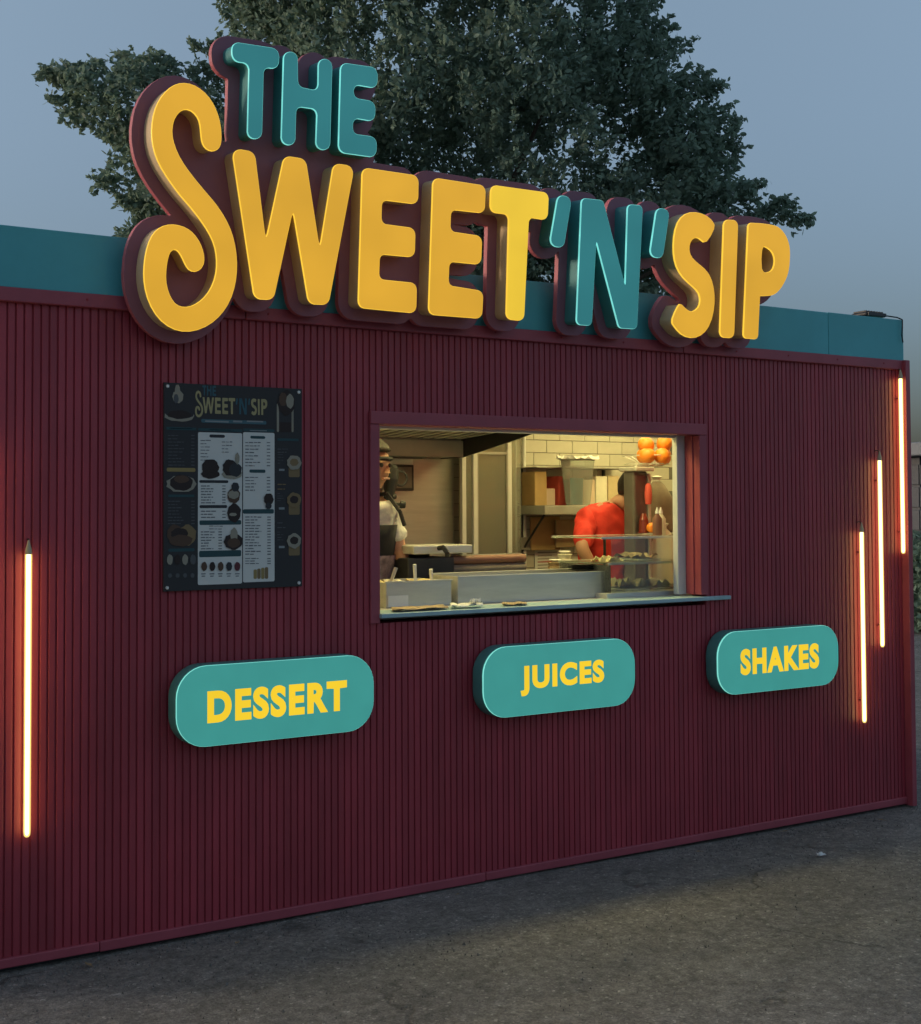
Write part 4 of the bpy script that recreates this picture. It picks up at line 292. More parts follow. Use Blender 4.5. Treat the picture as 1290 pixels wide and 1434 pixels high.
def fin(o, bevel=0., smooth=False, seg=2):
    if bevel:
        b = o.modifiers.new('bevel', 'BEVEL')
        b.width = bevel
        b.segments = seg
        b.limit_method = 'ANGLE'
        b.angle_limit = math.radians(40)
    if smooth:
        for p in o.data.polygons:
            p.use_smooth = True
        try:
            o.data.set_sharp_from_angle(angle=math.radians(40))
        except Exception:
            pass

def B(name, x0, x1, y0, y1, z0, z1, m, parent=None, bevel=.002):
    """one bevelled box object with its origin at its own centre"""
    cx, cy, cz = (x0 + x1) / 2, (y0 + y1) / 2, (z0 + z1) / 2
    o = MB().box(x0 - cx, x1 - cx, y0 - cy, y1 - cy, z0 - cz, z1 - cz).build(name, m, parent, bevel)
    off = Vector((0, 0, 0))
    p = parent
    while p is not None:
        off += p.location
        p = p.parent
    o.location = Vector((cx, cy, cz)) - off
    return o

def flat_fill(rings, ext, bevel, res=1):
    """mesh of a filled 2D outline (with holes), centred on its plane: +-ext thick"""
    cu = bpy.data.curves.new('outline', 'CURVE')
    cu.dimensions = '2D'
    cu.fill_mode = 'BOTH'
    cu.extrude = ext
    cu.bevel_depth = bevel
    cu.bevel_resolution = res
    for r in rings:
        sp = cu.splines.new('POLY')
        sp.points.add(len(r) - 1)
        for pt, (x, y) in zip(sp.points, r):
            pt.co = (x, y, 0, 1)
        sp.use_cyclic_u = True
    o = bpy.data.objects.new('outline', cu)
    COL.objects.link(o)
    bpy.context.view_layer.update()
    dg = bpy.context.evaluated_depsgraph_get()
    me = bpy.data.meshes.new_from_object(o.evaluated_get(dg))
    bpy.data.objects.remove(o)
    bpy.data.curves.remove(cu)
    return me

def inset(r, d):
    p = np.array(r)
    q = np.roll(p, -1, 0)
    area = np.sum(p[:, 0] * q[:, 1] - q[:, 0] * p[:, 1])
    t = np.roll(p, -1, 0) - np.roll(p, 1, 0)
    t /= np.maximum(np.hypot(t[:, 0], t[:, 1]), 1e-6)[:, None]
    n = np.stack([-t[:, 1], t[:, 0]], 1) * (1 if area > 0 else -1)
    return (p + n * d).tolist()

def rrect(x0, x1, z0, z1, r, n=8):
    o = []
    for cx, cz, a0 in ((x1 - r, z1 - r, 0), (x0 + r, z1 - r, 90), (x0 + r, z0 + r, 180), (x1 - r, z0 + r, 270)):
        for k in range(n + 1):
            a = math.radians(a0 + 90 * k / n)
            o.append((cx + r * math.cos(a), cz + r * math.sin(a)))
    return o

# ---------------------------------------------------------------- materials
WINE = (.345, .037, .056)
EM = .375                                 # emission levels are written for exposure 0; the exposure above is +1.42 stops
mat('wine_slat', WINE, .47, bump=.03, bscale=30, spec=.55)
def slat_wear():
    nt = M['wine_slat'].node_tree
    N, Lk = nt.nodes, nt.links
    p = N['Principled BSDF']
    ge = N.new('ShaderNodeNewGeometry')
    oi = N.new('ShaderNodeObjectInfo')
    def noise(sc, st, lo, hi, a, b):
        mp = N.new('ShaderNodeMapping')
        mp.inputs['Scale'].default_value = st
        Lk.new(ge.outputs['Position'], mp.inputs['Vector'])
        n = N.new('ShaderNodeTexNoise')
        n.inputs['Scale'].default_value = sc
        n.inputs['Detail'].default_value = 5
        n.inputs['Roughness'].default_value = .65
        Lk.new(mp.outputs[0], n.inputs['Vector'])
        r = N.new('ShaderNodeMapRange')
        for k, v in zip(('From Min', 'From Max', 'To Min', 'To Max'), (lo, hi, a, b)):
            r.inputs[k].default_value = v
        Lk.new(n.outputs[0], r.inputs['Value'])
        return r.outputs[0]
    def mul(a, b):
        x = N.new('ShaderNodeMath')
        x.operation = 'MULTIPLY'
        Lk.new(a, x.inputs[0]); Lk.new(b, x.inputs[1])
        return x.outputs[0]
    mr = N.new('ShaderNodeMapRange')
    mr.inputs['To Min'].default_value, mr.inputs['To Max'].default_value = .90, 1.08
    Lk.new(oi.outputs['Random'], mr.inputs['Value'])
    t = mul(mul(noise(1.1, (1, 1, .7), .3, .7, .82, 1.16), noise(6, (3, 3, .5), .3, .7, .9, 1.1)), mr.outputs[0])
    sc = N.new('ShaderNodeVectorMath')
    sc.operation = 'SCALE'
    sc.inputs[0].default_value = WINE
    Lk.new(t, sc.inputs['Scale'])
    scuff = noise(38, (1, 1, .35), .70, .80, 0, .45)
    mx = N.new('ShaderNodeMix')
    mx.data_type = 'RGBA'
    Lk.new(scuff, mx.inputs['Factor'])
    Lk.new(sc.outputs[0], mx.inputs['A'])
    mx.inputs['B'].default_value = (.42, .20, .19, 1)
    Lk.new(mx.outputs['Result'], p.inputs['Base Color'])
    Lk.new(noise(4, (2, 2, .6), .3, .7, .40, .58), p.inputs['Roughness'])
slat_wear()
mat('wine_groove', (.31, .031, .045), .8, var=.2, vscale=5)
mat('wine_trim', (.35, .062, .085), .5, var=.14, vscale=4, bump=.08, bscale=25)
mat('wine_sign', (.28, .11, .155), .62, var=.08, vscale=3, bump=.05, bscale=30)
mat('wine_rim', (.48, .12, .14), .55, var=.1, vscale=5)
mat('teal_panel', (.085, .43, .46), .5, var=.12, vscale=1.6, bump=.05, bscale=8)
mat('teal_side', (.05, .25, .26), .5, var=.1, vscale=5)
mat('amber_side', (.62, .47, .27), .55, var=.1, vscale=5)
mat('steel', (.58, .57, .52), .40, .4, var=.12, vscale=3, bump=.04, bscale=60, stretch=(1, 8, 8))
mat('steel_dull', (.40, .39, .36), .5, .4, var=.15, vscale=3)
mat('dark_steel', (.05, .05, .05), .5, .4, var=.2, vscale=6)
mat('black', (.014, .014, .015), .5, var=.2, vscale=10)
mat('white_paint', (.72, .72, .70), .5, var=.06, vscale=4)
mat('cream_wall', (.66, .64, .56), .6, var=.06, vscale=3)
mat('tile', (.56, .53, .45), .22, var=.05, vscale=8, bump=.04, bscale=20)
mat('grout', (.16, .15, .13), .9, var=.2, vscale=20)
mat('sill_teal', (.36, .52, .54), .4, var=.12, vscale=5, bump=.05, bscale=30)
mat('roof_felt', (.06, .06, .065), .9, var=.2, vscale=4)
mat('skin', (.42, .23, .15), .55, var=.06, vscale=10)
mat('white_cloth', (.62, .60, .55), .85, var=.08, vscale=12, bump=.9, bscale=13)
mat('black_cloth', (.018, .018, .02), .85, var=.15, vscale=12, bump=.25, bscale=14)
mat('red_cloth', (.62, .035, .022), .8, var=.16, vscale=9, bump=1.0, bscale=11)
mat('grey_cloth', (.06, .065, .08), .85, var=.1, vscale=9)
mat('print_cloth', (.30, .22, .25), .85, var=.5, vscale=28)
mat('hair', (.016, .011, .009), .6, var=.3, vscale=30, bump=.4, bscale=60)
mat('hair_brown', (.10, .05, .035), .6, var=.3, vscale=30, bump=.4, bscale=60)
mat('orange_peel', (.75, .24, .02), .45, var=.12, vscale=12, bump=.2, bscale=160)
mat('brown_paper', (.42, .30, .17), .8, var=.12, vscale=9, bump=.2, bscale=40)
mat('red_roll', (.20, .085, .055), .55, var=.15, vscale=6)
mat('white_paper', (.75, .75, .73), .8, var=.05, vscale=9, bump=.15, bscale=20)
mat('sack_cloth', (.24, .20, .15), .9, var=.2, vscale=9, bump=.3, bscale=30)
mat('juicer_grey', (.15, .14, .125), .4, .3, var=.15, vscale=6)
mat('lip', (.30, .12, .09), .5)
mat('screw', (.75, .75, .72), .35, .3)
mat('food_cream', (.70, .58, .30), .7, var=.25, vscale=40, bump=.5, bscale=90)
mat('amber_glass', (.16, .03, .02), .15)
for nm, cc in (('card_tan', (.42, .28, .12)), ('card_grey', (.25, .23, .20)), ('card_red', (.50, .07, .05)), ('card_teal', (.10, .38, .42)),
               ('card_pink', (.62, .48, .38)), ('card_white', (.68, .64, .52)), ('card_sand', (.55, .44, .27))):
    mat(nm, cc, .7, var=.1, vscale=10)
for nm, cc in (('board', (.032, .032, .033)), ('paper', (.52, .52, .48)), ('slate', (.05, .11, .13)), ('teal', (.025, .06, .065)), ('mustard', (.24, .18, .07)),
               ('ink', (.03, .032, .035)), ('grey', (.075, .078, .08)), ('dark', (.12, .125, .13)), ('tan', (.17, .12, .06)), ('pale', (.20, .22, .22)),
               ('cream', (.24, .22, .17)), ('choc', (.028, .02, .018)), ('brown', (.075, .045, .03)), ('maroon', (.09, .025, .03)), ('logo_gold', (.30, .26, .13)), ('logo_teal', (.035, .09, .11))):
    mat('print_' + nm, tuple(v * 1.3 for v in cc), .6, spec=.25)
YEL, YEL_HOT = srgb(206, 154, 44), srgb(228, 182, 58)
def lit(name, base, em, s, var=.08, sc=3.):
    m = mat(name, base, .35)
    nt = m.node_tree
    p = nt.nodes['Principled BSDF']
    tc = nt.nodes.new('ShaderNodeTexCoord')
    no = nt.nodes.new('ShaderNodeTexNoise')
    no.inputs['Scale'].default_value = sc
    nt.links.new(tc.outputs['Object'], no.inputs['Vector'])
    rp = nt.nodes.new('ShaderNodeMapRange')
    rp.inputs['From Min'].default_value, rp.inputs['From Max'].default_value = .3, .7
    rp.inputs['To Min'].default_value, rp.inputs['To Max'].default_value = EM * s * (1 - var), EM * s * (1 + var)
    nt.links.new(no.outputs[0], rp.inputs['Value'])
    p.inputs['Emission Color'].default_value = (*em, 1)
    nt.links.new(rp.outputs[0], p.inputs['Emission Strength'])
    m.cycles.emission_sampling = 'NONE'
    return m
lit('yellow_face', (.30, .16, .01), YEL, 1.08)
lit('yellow_face_bright', (.30, .18, .01), srgb(224, 186, 52), 1.1)
lit('yellow_edge', (.3, .18, .01), YEL_HOT, 1.35)
lit('teal_face', (.02, .10, .11), srgb(44, 114, 118), .95)
lit('teal_edge', (.05, .3, .3), srgb(120, 214, 206), 1.0, .2, 9)
lit('pill_face', (.03, .2, .18), srgb(62, 146, 138), .85, .05, 7)
lit('pill_edge', (.05, .3, .3), srgb(126, 214, 200), 1.05, .15, 6)
lit('pill_letter', (.3, .2, .01), srgb(228, 190, 40), 1.12, .05)
mat('pill_case', (.08, .25, .23), .5, var=.15, vscale=6)
mat('led_core', (.8, .8, .7), .4, emit=(1.0, .86, .38), estr=3.8)
def sleeve():
    m = bpy.data.materials.new('led_sleeve')
    m.use_nodes = True
    nt = m.node_tree
    nt.nodes.clear()
    o = nt.nodes.new('ShaderNodeOutputMaterial')
    t = nt.nodes.new('ShaderNodeBsdfTransparent')
    t.inputs[0].default_value = (1, .97, .9, 1)
    e = nt.nodes.new('ShaderNodeEmission')
    e.inputs[0].default_value = (1, .74, .22, 1)
    e.inputs[1].default_value = .5
    x = nt.nodes.new('ShaderNodeMixShader')
    x.inputs[0].default_value = .62
    nt.links.new(t.outputs[0], x.inputs[1])
    nt.links.new(e.outputs[0], x.inputs[2])
    nt.links.new(x.outputs[0], o.inputs[0])
    m.cycles.emission_sampling = 'NONE'
    M['led_sleeve'] = m
sleeve()
mat('led_cap', (.5, .40, .24), .5)
mat('lamp_panel', (.9, .9, .9), .5, emit=(1.0, .86, .33), estr=6.2)
glass('glass_clear', (.92, .95, .93), .05)
glass('glass_milky', (.8, .82, .75), .16, .12)
mat('olive_sheet', (.44, .41, .28), .4, .3, var=.15, vscale=2)
mat('baffle', (.7, .68, .6), .4, .4)
glass('plastic_clear', (.85, .9, .88), .22, .2)

# asphalt
def asphalt():
    m = bpy.data.materials.new('asphalt')
    m.use_nodes = True
    nt = m.node_tree
    N, Lk = nt.nodes, nt.links
    p = N['Principled BSDF']
    p.inputs['Roughness'].default_value = .9
    tc = N.new('ShaderNodeTexCoord')
    def noise(sc, det=5, rough=.6):
        n = N.new('ShaderNodeTexNoise')
        n.inputs['Scale'].default_value = sc
        n.inputs['Detail'].default_value = det
        n.inputs['Roughness'].default_value = rough
        Lk.new(tc.outputs['Object'], n.inputs['Vector'])
        return n
    def rng(src, a, b, c, d):
        r = N.new('ShaderNodeMapRange')
        for k, v in zip(('From Min', 'From Max', 'To Min', 'To Max'), (a, b, c, d)):
            r.inputs[k].default_value = v
        Lk.new(src, r.inputs['Value'])
        return r.outputs[0]
    def math2(op, a, b):
        x = N.new('ShaderNodeMath')
        x.operation = op
        for i, v in enumerate((a, b)):
            if isinstance(v, (int, float)): x.inputs[i].default_value = v
            else: Lk.new(v, x.inputs[i])
        return x.outputs[0]
    big, mid, fine = noise(.7, 4), noise(6, 6, .7), noise(120, 3, .7)
    vo = N.new('ShaderNodeTexVoronoi')
    vo.inputs['Scale'].default_value = 95
    Lk.new(tc.outputs['Object'], vo.inputs['Vector'])
    # paler tone beyond a slightly darker strip along the kiosk (ragged edge)
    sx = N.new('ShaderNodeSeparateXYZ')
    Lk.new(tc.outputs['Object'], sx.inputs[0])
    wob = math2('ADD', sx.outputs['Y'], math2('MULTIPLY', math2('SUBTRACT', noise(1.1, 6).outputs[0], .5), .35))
    pale_zone = rng(wob, -1.21, -1.30, 0, 1)
    tone = math2('MULTIPLY', rng(big.outputs[0], .3, .7, .82, 1.18), rng(mid.outputs[0], .3, .7, .74, 1.26))
    tone = math2('MULTIPLY', tone, rng(fine.outputs[0], .25, .75, .5, 1.5))
    tone = math2('MULTIPLY', tone, rng(noise(28, 4, .75).outputs[0], .3, .7, .6, 1.4))
    chips = rng(vo.outputs['Color'], .80, .95, 1.0, 1.9)
    tone = math2('MULTIPLY', tone, chips)
    # cracks
    vc = N.new('ShaderNodeTexVoronoi')
    vc.feature = 'DISTANCE_TO_EDGE'
    vc.inputs['Scale'].default_value = .75
    wv = N.new('ShaderNodeVectorMath')
    wv.operation = 'ADD'
    ns = N.new('ShaderNodeTexNoise')
    ns.inputs['Scale'].default_value = 3.5
    ns.inputs['Detail'].default_value = 6
    Lk.new(tc.outputs['Object'], ns.inputs['Vector'])
    sc_ = N.new('ShaderNodeVectorMath')
    sc_.operation = 'SCALE'
    sc_.inputs['Scale'].default_value = .35
    Lk.new(ns.outputs['Color'], sc_.inputs[0])
    Lk.new(tc.outputs['Object'], wv.inputs[0])
    Lk.new(sc_.outputs[0], wv.inputs[1])
    Lk.new(wv.outputs[0], vc.inputs['Vector'])
    crack = rng(vc.outputs[0], .002, .009, 0, 1)
    gate = rng(noise(1.9, 2).outputs[0], .50, .58, 0, 1)
    crack = math2('MAXIMUM', crack, math2('SUBTRACT', 1.0, gate))
    tone = math2('MULTIPLY', tone, math2('ADD', math2('MULTIPLY', crack, .45), .55))
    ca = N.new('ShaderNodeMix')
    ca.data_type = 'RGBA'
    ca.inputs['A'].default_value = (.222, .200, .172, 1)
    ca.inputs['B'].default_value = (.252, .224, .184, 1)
    Lk.new(pale_zone, ca.inputs['Factor'])
    sv = N.new('ShaderNodeVectorMath')
    sv.operation = 'SCALE'
    Lk.new(ca.outputs['Result'], sv.inputs[0])
    Lk.new(tone, sv.inputs['Scale'])
    Lk.new(sv.outputs[0], p.inputs['Base Color'])
    bp = N.new('ShaderNodeBump')
    bp.inputs['Strength'].default_value = .9
    bp.inputs['Distance'].default_value = .012
    hh = math2('ADD', math2('ADD', fine.outputs[0], math2('MULTIPLY', mid.outputs[0], 1.2)), math2('MULTIPLY', crack, .8))
    Lk.new(hh, bp.inputs['Height'])
    Lk.new(bp.outputs[0], p.inputs['Normal'])
    M['asphalt'] = m
asphalt()

# ---------------------------------------------------------------- ground
g = MB()
nx, ny = 60, 40
xs_ = [-400, -100, -30] + [-9 + 12 * i / nx for i in range(nx + 1)] + [8, 30, 100, 400]
ys_ = [-400, -100, -30] + [-7 + 8 * i / ny for i in range(ny + 1)] + [4, 30, 100, 400]
rg = random.Random(2)
vv, ff = [], []
for yy in ys_:
    for xx in xs_:
        near = -9 < xx < 3 and -7 < yy < 1
        vv.append((xx, yy, (math.sin(xx * 1.7 + yy) * .004 + math.sin(yy * 2.3 - xx * .6) * .004 - .006) if near else -.006))
w_ = len(xs_)
for i in range(len(ys_) - 1):
    for j in range(w_ - 1):
        ff.append((i * w_ + j, i * w_ + j + 1, (i + 1) * w_ + j + 1, (i + 1) * w_ + j))
g.add(vv, ff)
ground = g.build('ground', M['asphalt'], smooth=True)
tag(ground, 'worn grey asphalt yard in front of the kiosk', kind='structure')

# loose chippings
ch = MB()
rg = random.Random(11)
for k in range(3200):
    x = rg.uniform(-6.2, .3)
    y = -abs(rg.gauss(0, 1.0)) * rg.uniform(.2, 1.6) - .03
    if rg.random() < .25:
        y = -rg.uniform(.02, .18)
    s = rg.uniform(.0018, .0042) * (1.8 if rg.random() < .05 else 1)
    a = rg.uniform(0, 6.28)
    ca, sa = math.cos(a), math.sin(a)
    pts = [(s * rg.uniform(.7, 1.3), 0), (0, s * rg.uniform(.6, 1.1)), (-s * rg.uniform(.7, 1.3), 0), (0, -s * rg.uniform(.6, 1.1))]
    base = [(x + px * ca - py * sa, y + px * sa + py * ca, -.004) for px, py in pts]
    top = (x + rg.uniform(-.3, .3) * s, y + rg.uniform(-.3, .3) * s, .001 + s * rg.uniform(.4, .9))
    ch.add(base + [top], [(0, 1, 4), (1, 2, 4), (2, 3, 4), (3, 0, 4)])
mat('chip', (.12, .115, .105), .9, island=.5)
tag(ch.build('gravel', M['chip']), 'fine loose stone chippings on the asphalt', 'gravel', kind='stuff')

# ---------------------------------------------------------------- kiosk
XL, XR = -5.42, -.096
WZ0, WZ1 = .045, 2.413
OX0, OX1, OZ0, OZ1 = -3.43, -1.61, 1.195, 2.012     # serving hatch
kiosk = empty('kiosk', (-2.7, 1.0, 0))
tag(kiosk, 'wine red slatted food kiosk with teal parapet and lit serving hatch', 'kiosk')
KL = kiosk.location
def K(name, x0, x1, y0, y1, z0, z1, m, parent=kiosk, bevel=.002):
    return B(name, x0, x1, y0, y1, z0, z1, m, parent, bevel)

# front wall: backing sheet with the slats proud of it
fw = MB()
fw.box(XL, OX0 - .04, .006, .10, .03, 2.46)
fw.box(OX1 + .04, XR, .006, .10, .03, 2.46)
fw.box(OX0 - .04, OX1 + .04, .006, .10, .03, OZ0 - .028)
fw.box(OX0 - .04, OX1 + .04, .006, .10, OZ1 + .055, 2.46)
for i in range(len(fw.v)):
    fw.v[i] = tuple(Vector(fw.v[i]) - KL)
front = fw.build('front_wall', M['wine_groove'], kiosk)
def slat_mesh(h):
    w, d = .0123, .0065
    prof = [(-w, d), (-w, .0022), (-w + .0008, .0006), (-w + .0022, 0), (w - .0022, 0), (w - .0008, .0006), (w, .0022), (w, d)]
    v = [(x, y, z) for z in (-h / 2, h / 2) for x, y in prof]
    n = len(prof)
    f = [(k, k + 1, n + k + 1, n + k) for k in range(n - 1)] + [tuple(range(n - 1, -1, -1)), tuple(range(n, 2 * n))]
    mb = MB()
    mb.add(v, f)
    me = mb.mesh('slat', M['wine_slat'])
    return me
SL_FULL = slat_mesh(WZ1 - WZ0)
SL_LOW = slat_mesh(OZ0 - .028 - WZ0)
SL_TOP = slat_mesh(WZ1 - OZ1 - .055)
def slat(me, x, z):
    o = bpy.data.objects.new('slat', me)
    link(o, front)
    o.location = Vector((x, 0, z)) - KL
PITCH = .0307
nsl = int((XR - XL) / PITCH)
for k in range(nsl):
    x = XR - PITCH * (k + .5)
    if OX0 - .045 < x < OX1 + .045:
        slat(SL_LOW, x, (WZ0 + OZ0 - .028) / 2)
        slat(SL_TOP, x, (WZ1 + OZ1 + .055) / 2)
    else:
        slat(SL_FULL, x, (WZ0 + WZ1) / 2)
# plinth angle, rail, corner posts
for a, b, dy, dz in ((XL, -4.63, 0, .004), (-4.628, -2.9, .003, 0), (-2.898, -1.3, .001, .003), (-1.298, XR, .004, .001)):
    K('plinth', a, b, -.013 + dy, .02, .008 + dz, .047, M['wine_trim'], bevel=.004)
K('base_frame', XL + .02, -.075, .03, 1.98, -.02, .028, M['black'])
for a, b in ((XL, -4.05), (-4.046, -1.72), (-1.716, -.07)):
    K('rail', a, b, -.022, .02, 2.413, 2.466, M['wine_trim'], bevel=.004)
K('corner_post', XR, -.060, -.045, .03, .0, 2.466, M['wine_trim'], bevel=.003)
K('corner_post', XL - .03, XL, -.045, .03, .0, 2.466, M['wine_trim'], bevel=.003)
rv = MB().tube((0, .004, 0), (0, -.003, 0), .0055, .004, 8).mesh('rivet', M['wine_groove'])
for k in range(14):
    o = bpy.data.objects.new('rivet', rv)
    link(o, kiosk)
    o.location = Vector((-.25 - k * .37, -.022, 2.442)) - KL
# parapet panels in folded sheet
js = [XL - .03, -2.462, -2.41, -.665, -.058]
for i, (a, b) in enumerate(zip(js[:-1], js[1:])):
    K('parapet_panel', a, b - .003, -.004 - (.003 if i == 1 else 0), .035, 2.4665, 2.694 + (.002 if i == 3 else 0), M['teal_panel'], bevel=.003)
K('parapet_return', -.094, -.0615, .038, 1.96, 2.4665, 2.694, M['teal_panel'])
K('parapet_return', XL - .03, XL, .038, 1.96, 2.4665, 2.694, M['teal_panel'])
K('parapet_return', XL - .03, -.0615, 1.965, 2.0, 2.4665, 2.694, M['teal_panel'])
K('roof', XL + .003, -.097, .038, 1.962, 2.47, 2.53, M['roof_felt'])
# side and back walls
for a, b in ((-.097, -.063), (XL - .027, XL)):
    K('side_wall', a, b, .033, 2.0, .03, 2.464, M['wine_trim'])
backw = K('back_wall', XL + .003, -.10, 1.75, 1.99, .03, 2.464, M['grout'])
K('floor', XL + .003, -.10, .103, 1.747, .03, .18, M['steel_dull'])
K('ceiling', XL + .003, -.10, .103, 1.747, 2.40, 2.464, M['white_paint'])
K('lining', -.16, -.10, .103, 1.747, .183, 2.397, M['cream_wall'])
K('lining', XL + .003, -4.0, .103, 1.747, .183, 2.397, M['cream_wall'])
tm = MB().box(-.0985, .0985, -.004, .004, -.0377, .0377).mesh('tile', M['tile'])
for r in range(16):
    for cidx in range(11):
        x = -.26 - cidx * .2 - (.1 if r % 2 else 0)
        if x < -2.10:
            continue
        o = bpy.data.objects.new('tile', tm)
        link(o, backw)
        o.location = Vector((x, 1.747 + random.Random(r * 31 + cidx).uniform(-.0008, .0008), 1.17 + r * .0785)) - KL - Vector(backw.location)
        b_ = o.modifiers.new('bevel', 'BEVEL'); b_.width = .0015; b_.segments = 1
# hatch surround
K('hatch_trim', OX0 - .045, OX1 + .045, -.016, .10, OZ1, OZ1 + .055, M['wine_trim'], bevel=.003)
K('hatch_trim', OX0 - .045, OX0, -.012, .10, OZ0 - .027, OZ1 - .001, M['wine_trim'], bevel=.003)
K('hatch_trim', OX1, OX1 + .045, -.012, .10, OZ0 + .023, OZ1 - .001, M['wine_trim'], bevel=.003)
K('hatch_trim', OX1 - .006, OX1 - .001, .035, .06, OZ0 + .024, OZ1 - .002, M['wine_trim'], bevel=.001)
K('hatch_frame', OX1 - .048, OX1 + .02, .102, .14, OZ0 + .02, OZ1 + .03, M['white_paint'], bevel=.004)
K('hatch_frame', OX0 - .02, OX1 - .049, .102, .14, OZ1 - .012, OZ1 + .03, M['white_paint'], bevel=.004)
K('hatch_frame', OX0 - .02, OX0 + .006, .102, .14, OZ0 + .02, OZ1 - .013, M['white_paint'], bevel=.004)
K('serving_sill', -3.434, -1.427, -.032, .16, 1.190, 1.209, M['sill_teal'], bevel=.003)
K('worktop', -3.98, -.17, .161, .86, 1.165, 1.207, M['steel'], bevel=.003)
K('worktop_front', -3.98, -.17, .80, .84, .185, 1.164, M['steel_dull'])
lp = K('ceiling_lamp', -2.75, -1.25, .42, .62, 2.36, 2.385, M['lamp_panel'], bevel=.004)
K('ceiling_lamp', -3.7, -3.0, .42, .62, 2.36, 2.385, M['lamp_panel'], bevel=.004)  # extra unseen panel, added to brighten the left part of the kitchen
lp = K('ceiling_lamp', -1.3, -.3, 1.02, 1.17, 2.36, 2.385, M['lamp_panel'], bevel=.004)

# ---------------------------------------------------------------- roof sign
LEAN = math.radians(5)
sign = empty('roof_sign', (-4.6, -.17, 2.40))
tag(sign, "large THE SWEET'N'SIP lettering on a wine red backing along the roof edge", 'sign')
AX = Matrix(((1, 0, 0), (0, -math.sin(LEAN), -math.cos(LEAN)), (0, math.cos(LEAN), -math.sin(LEAN))))   # s, t, outward normal
def sign_obj(name, me, mats, parent, depth):
    """2D mesh to the leaning sign plane, its mid-plane 'depth' in front of the face plane"""
    T4 = AX.to_4x4() @ Matrix.Translation((0, 0, depth))
    me.transform(T4)
    me.materials.clear()
    for m in mats:
        me.materials.append(m)
    if len(mats) > 1:
        nrm = AX.col[2]
        for p in me.polygons:
            p.material_index = 0 if p.normal.dot(nrm) > .9 else 1
    me.name = name
    o = bpy.data.objects.new(name, me)
    return link(o, parent)
bk = sign_obj('backing', flat_fill(BACKING, .013, .002), [M['wine_sign'], M['wine_rim']], sign, -.112)
for p in bk.data.polygons:
    p.use_smooth = False
NAMES = {'T0': 'T', 'H0': 'H', 'E0': 'E', 'BS': 'S', 'W': 'W', 'E1': 'E', 'E2': 'E', 'T1': 'T', 'A1': 'apostrophe', 'N': 'N', 'A2': 'apostrophe', 'S2': 'S', 'I': 'I', 'P': 'P'}
for key, colr, rings in LETTERS:
    teal = colr == 'teal'
    body = sign_obj('letter', flat_fill(rings, .042, .0), [M['teal_side' if teal else 'amber_side']], sign, -.055)
    body['label'] = ('teal ' if teal else 'yellow ') + ('apostrophe' if 'apo' in NAMES[key] else 'letter ' + NAMES[key]) + ' of the roof sign'
    face = sign_obj('letter_face', flat_fill(rings, .003, .0034, 2), [M['teal_face' if teal else ('yellow_face_bright' if key == 'T1' else 'yellow_face')], M['teal_edge' if teal else 'yellow_edge']], body, -.0062)
for x in (.25, 1.02, 1.36, 2.14, 3.02):
    br = MB()
    br.box(x - .016, x + .016, .128, .160, .06, .09)
    br.box(x - .016, x + .016, .1275, .134, .091, .2)
    br.build('bracket', M['dark_steel'], sign, .002)

# ---------------------------------------------------------------- three pill signs
def text_islands(body, w, h):
    cu = bpy.data.curves.new('text', 'FONT')
    cu.body = body
    cu.size = 1
    cu.offset = .049
    cu.space_character = 1.17
    cu.resolution_u = 6
    cu.extrude = .0
    o = bpy.data.objects.new('text', cu)
    COL.objects.link(o)
    bpy.context.view_layer.update()
    me = bpy.data.meshes.new_from_object(o.evaluated_get(bpy.context.evaluated_depsgraph_get()))
    bpy.data.objects.remove(o)
    bpy.data.curves.remove(cu)
    bm = bmesh.new()
    bm.from_mesh(me)
    bpy.data.meshes.remove(me)
    bmesh.ops.remove_doubles(bm, verts=bm.verts, dist=1e-5)
    xs = [v.co.x for v in bm.verts]; ys = [v.co.y for v in bm.verts]
    x0, x1, y0, y1 = min(xs), max(xs), min(ys), max(ys)
    for v in bm.verts:
        v.co.x = (v.co.x - (x0 + x1) / 2) * w / (x1 - x0)
        v.co.y = (v.co.y - (y0 + y1) / 2) * h / (y1 - y0)
    left = set(bm.verts)
    isl = []
    while left:
        st = [left.pop()]
        comp = set(st)
        while st:
            v = st.pop()
            for e in v.link_edges:
                q = e.other_vert(v)
                if q in left:
                    left.discard(q); comp.add(q); st.append(q)
        isl.append(comp)
    isl.sort(key=lambda s_: min(v.co.x for v in s_))
    out = []
    for comp in isl:
        idx = {v: i for i, v in enumerate(comp)}
        out.append(([tuple(v.co) for v in comp], [tuple(idx[v] for v in f.verts) for f in bm.faces if f.verts[0] in comp]))
    bm.free()
    return out

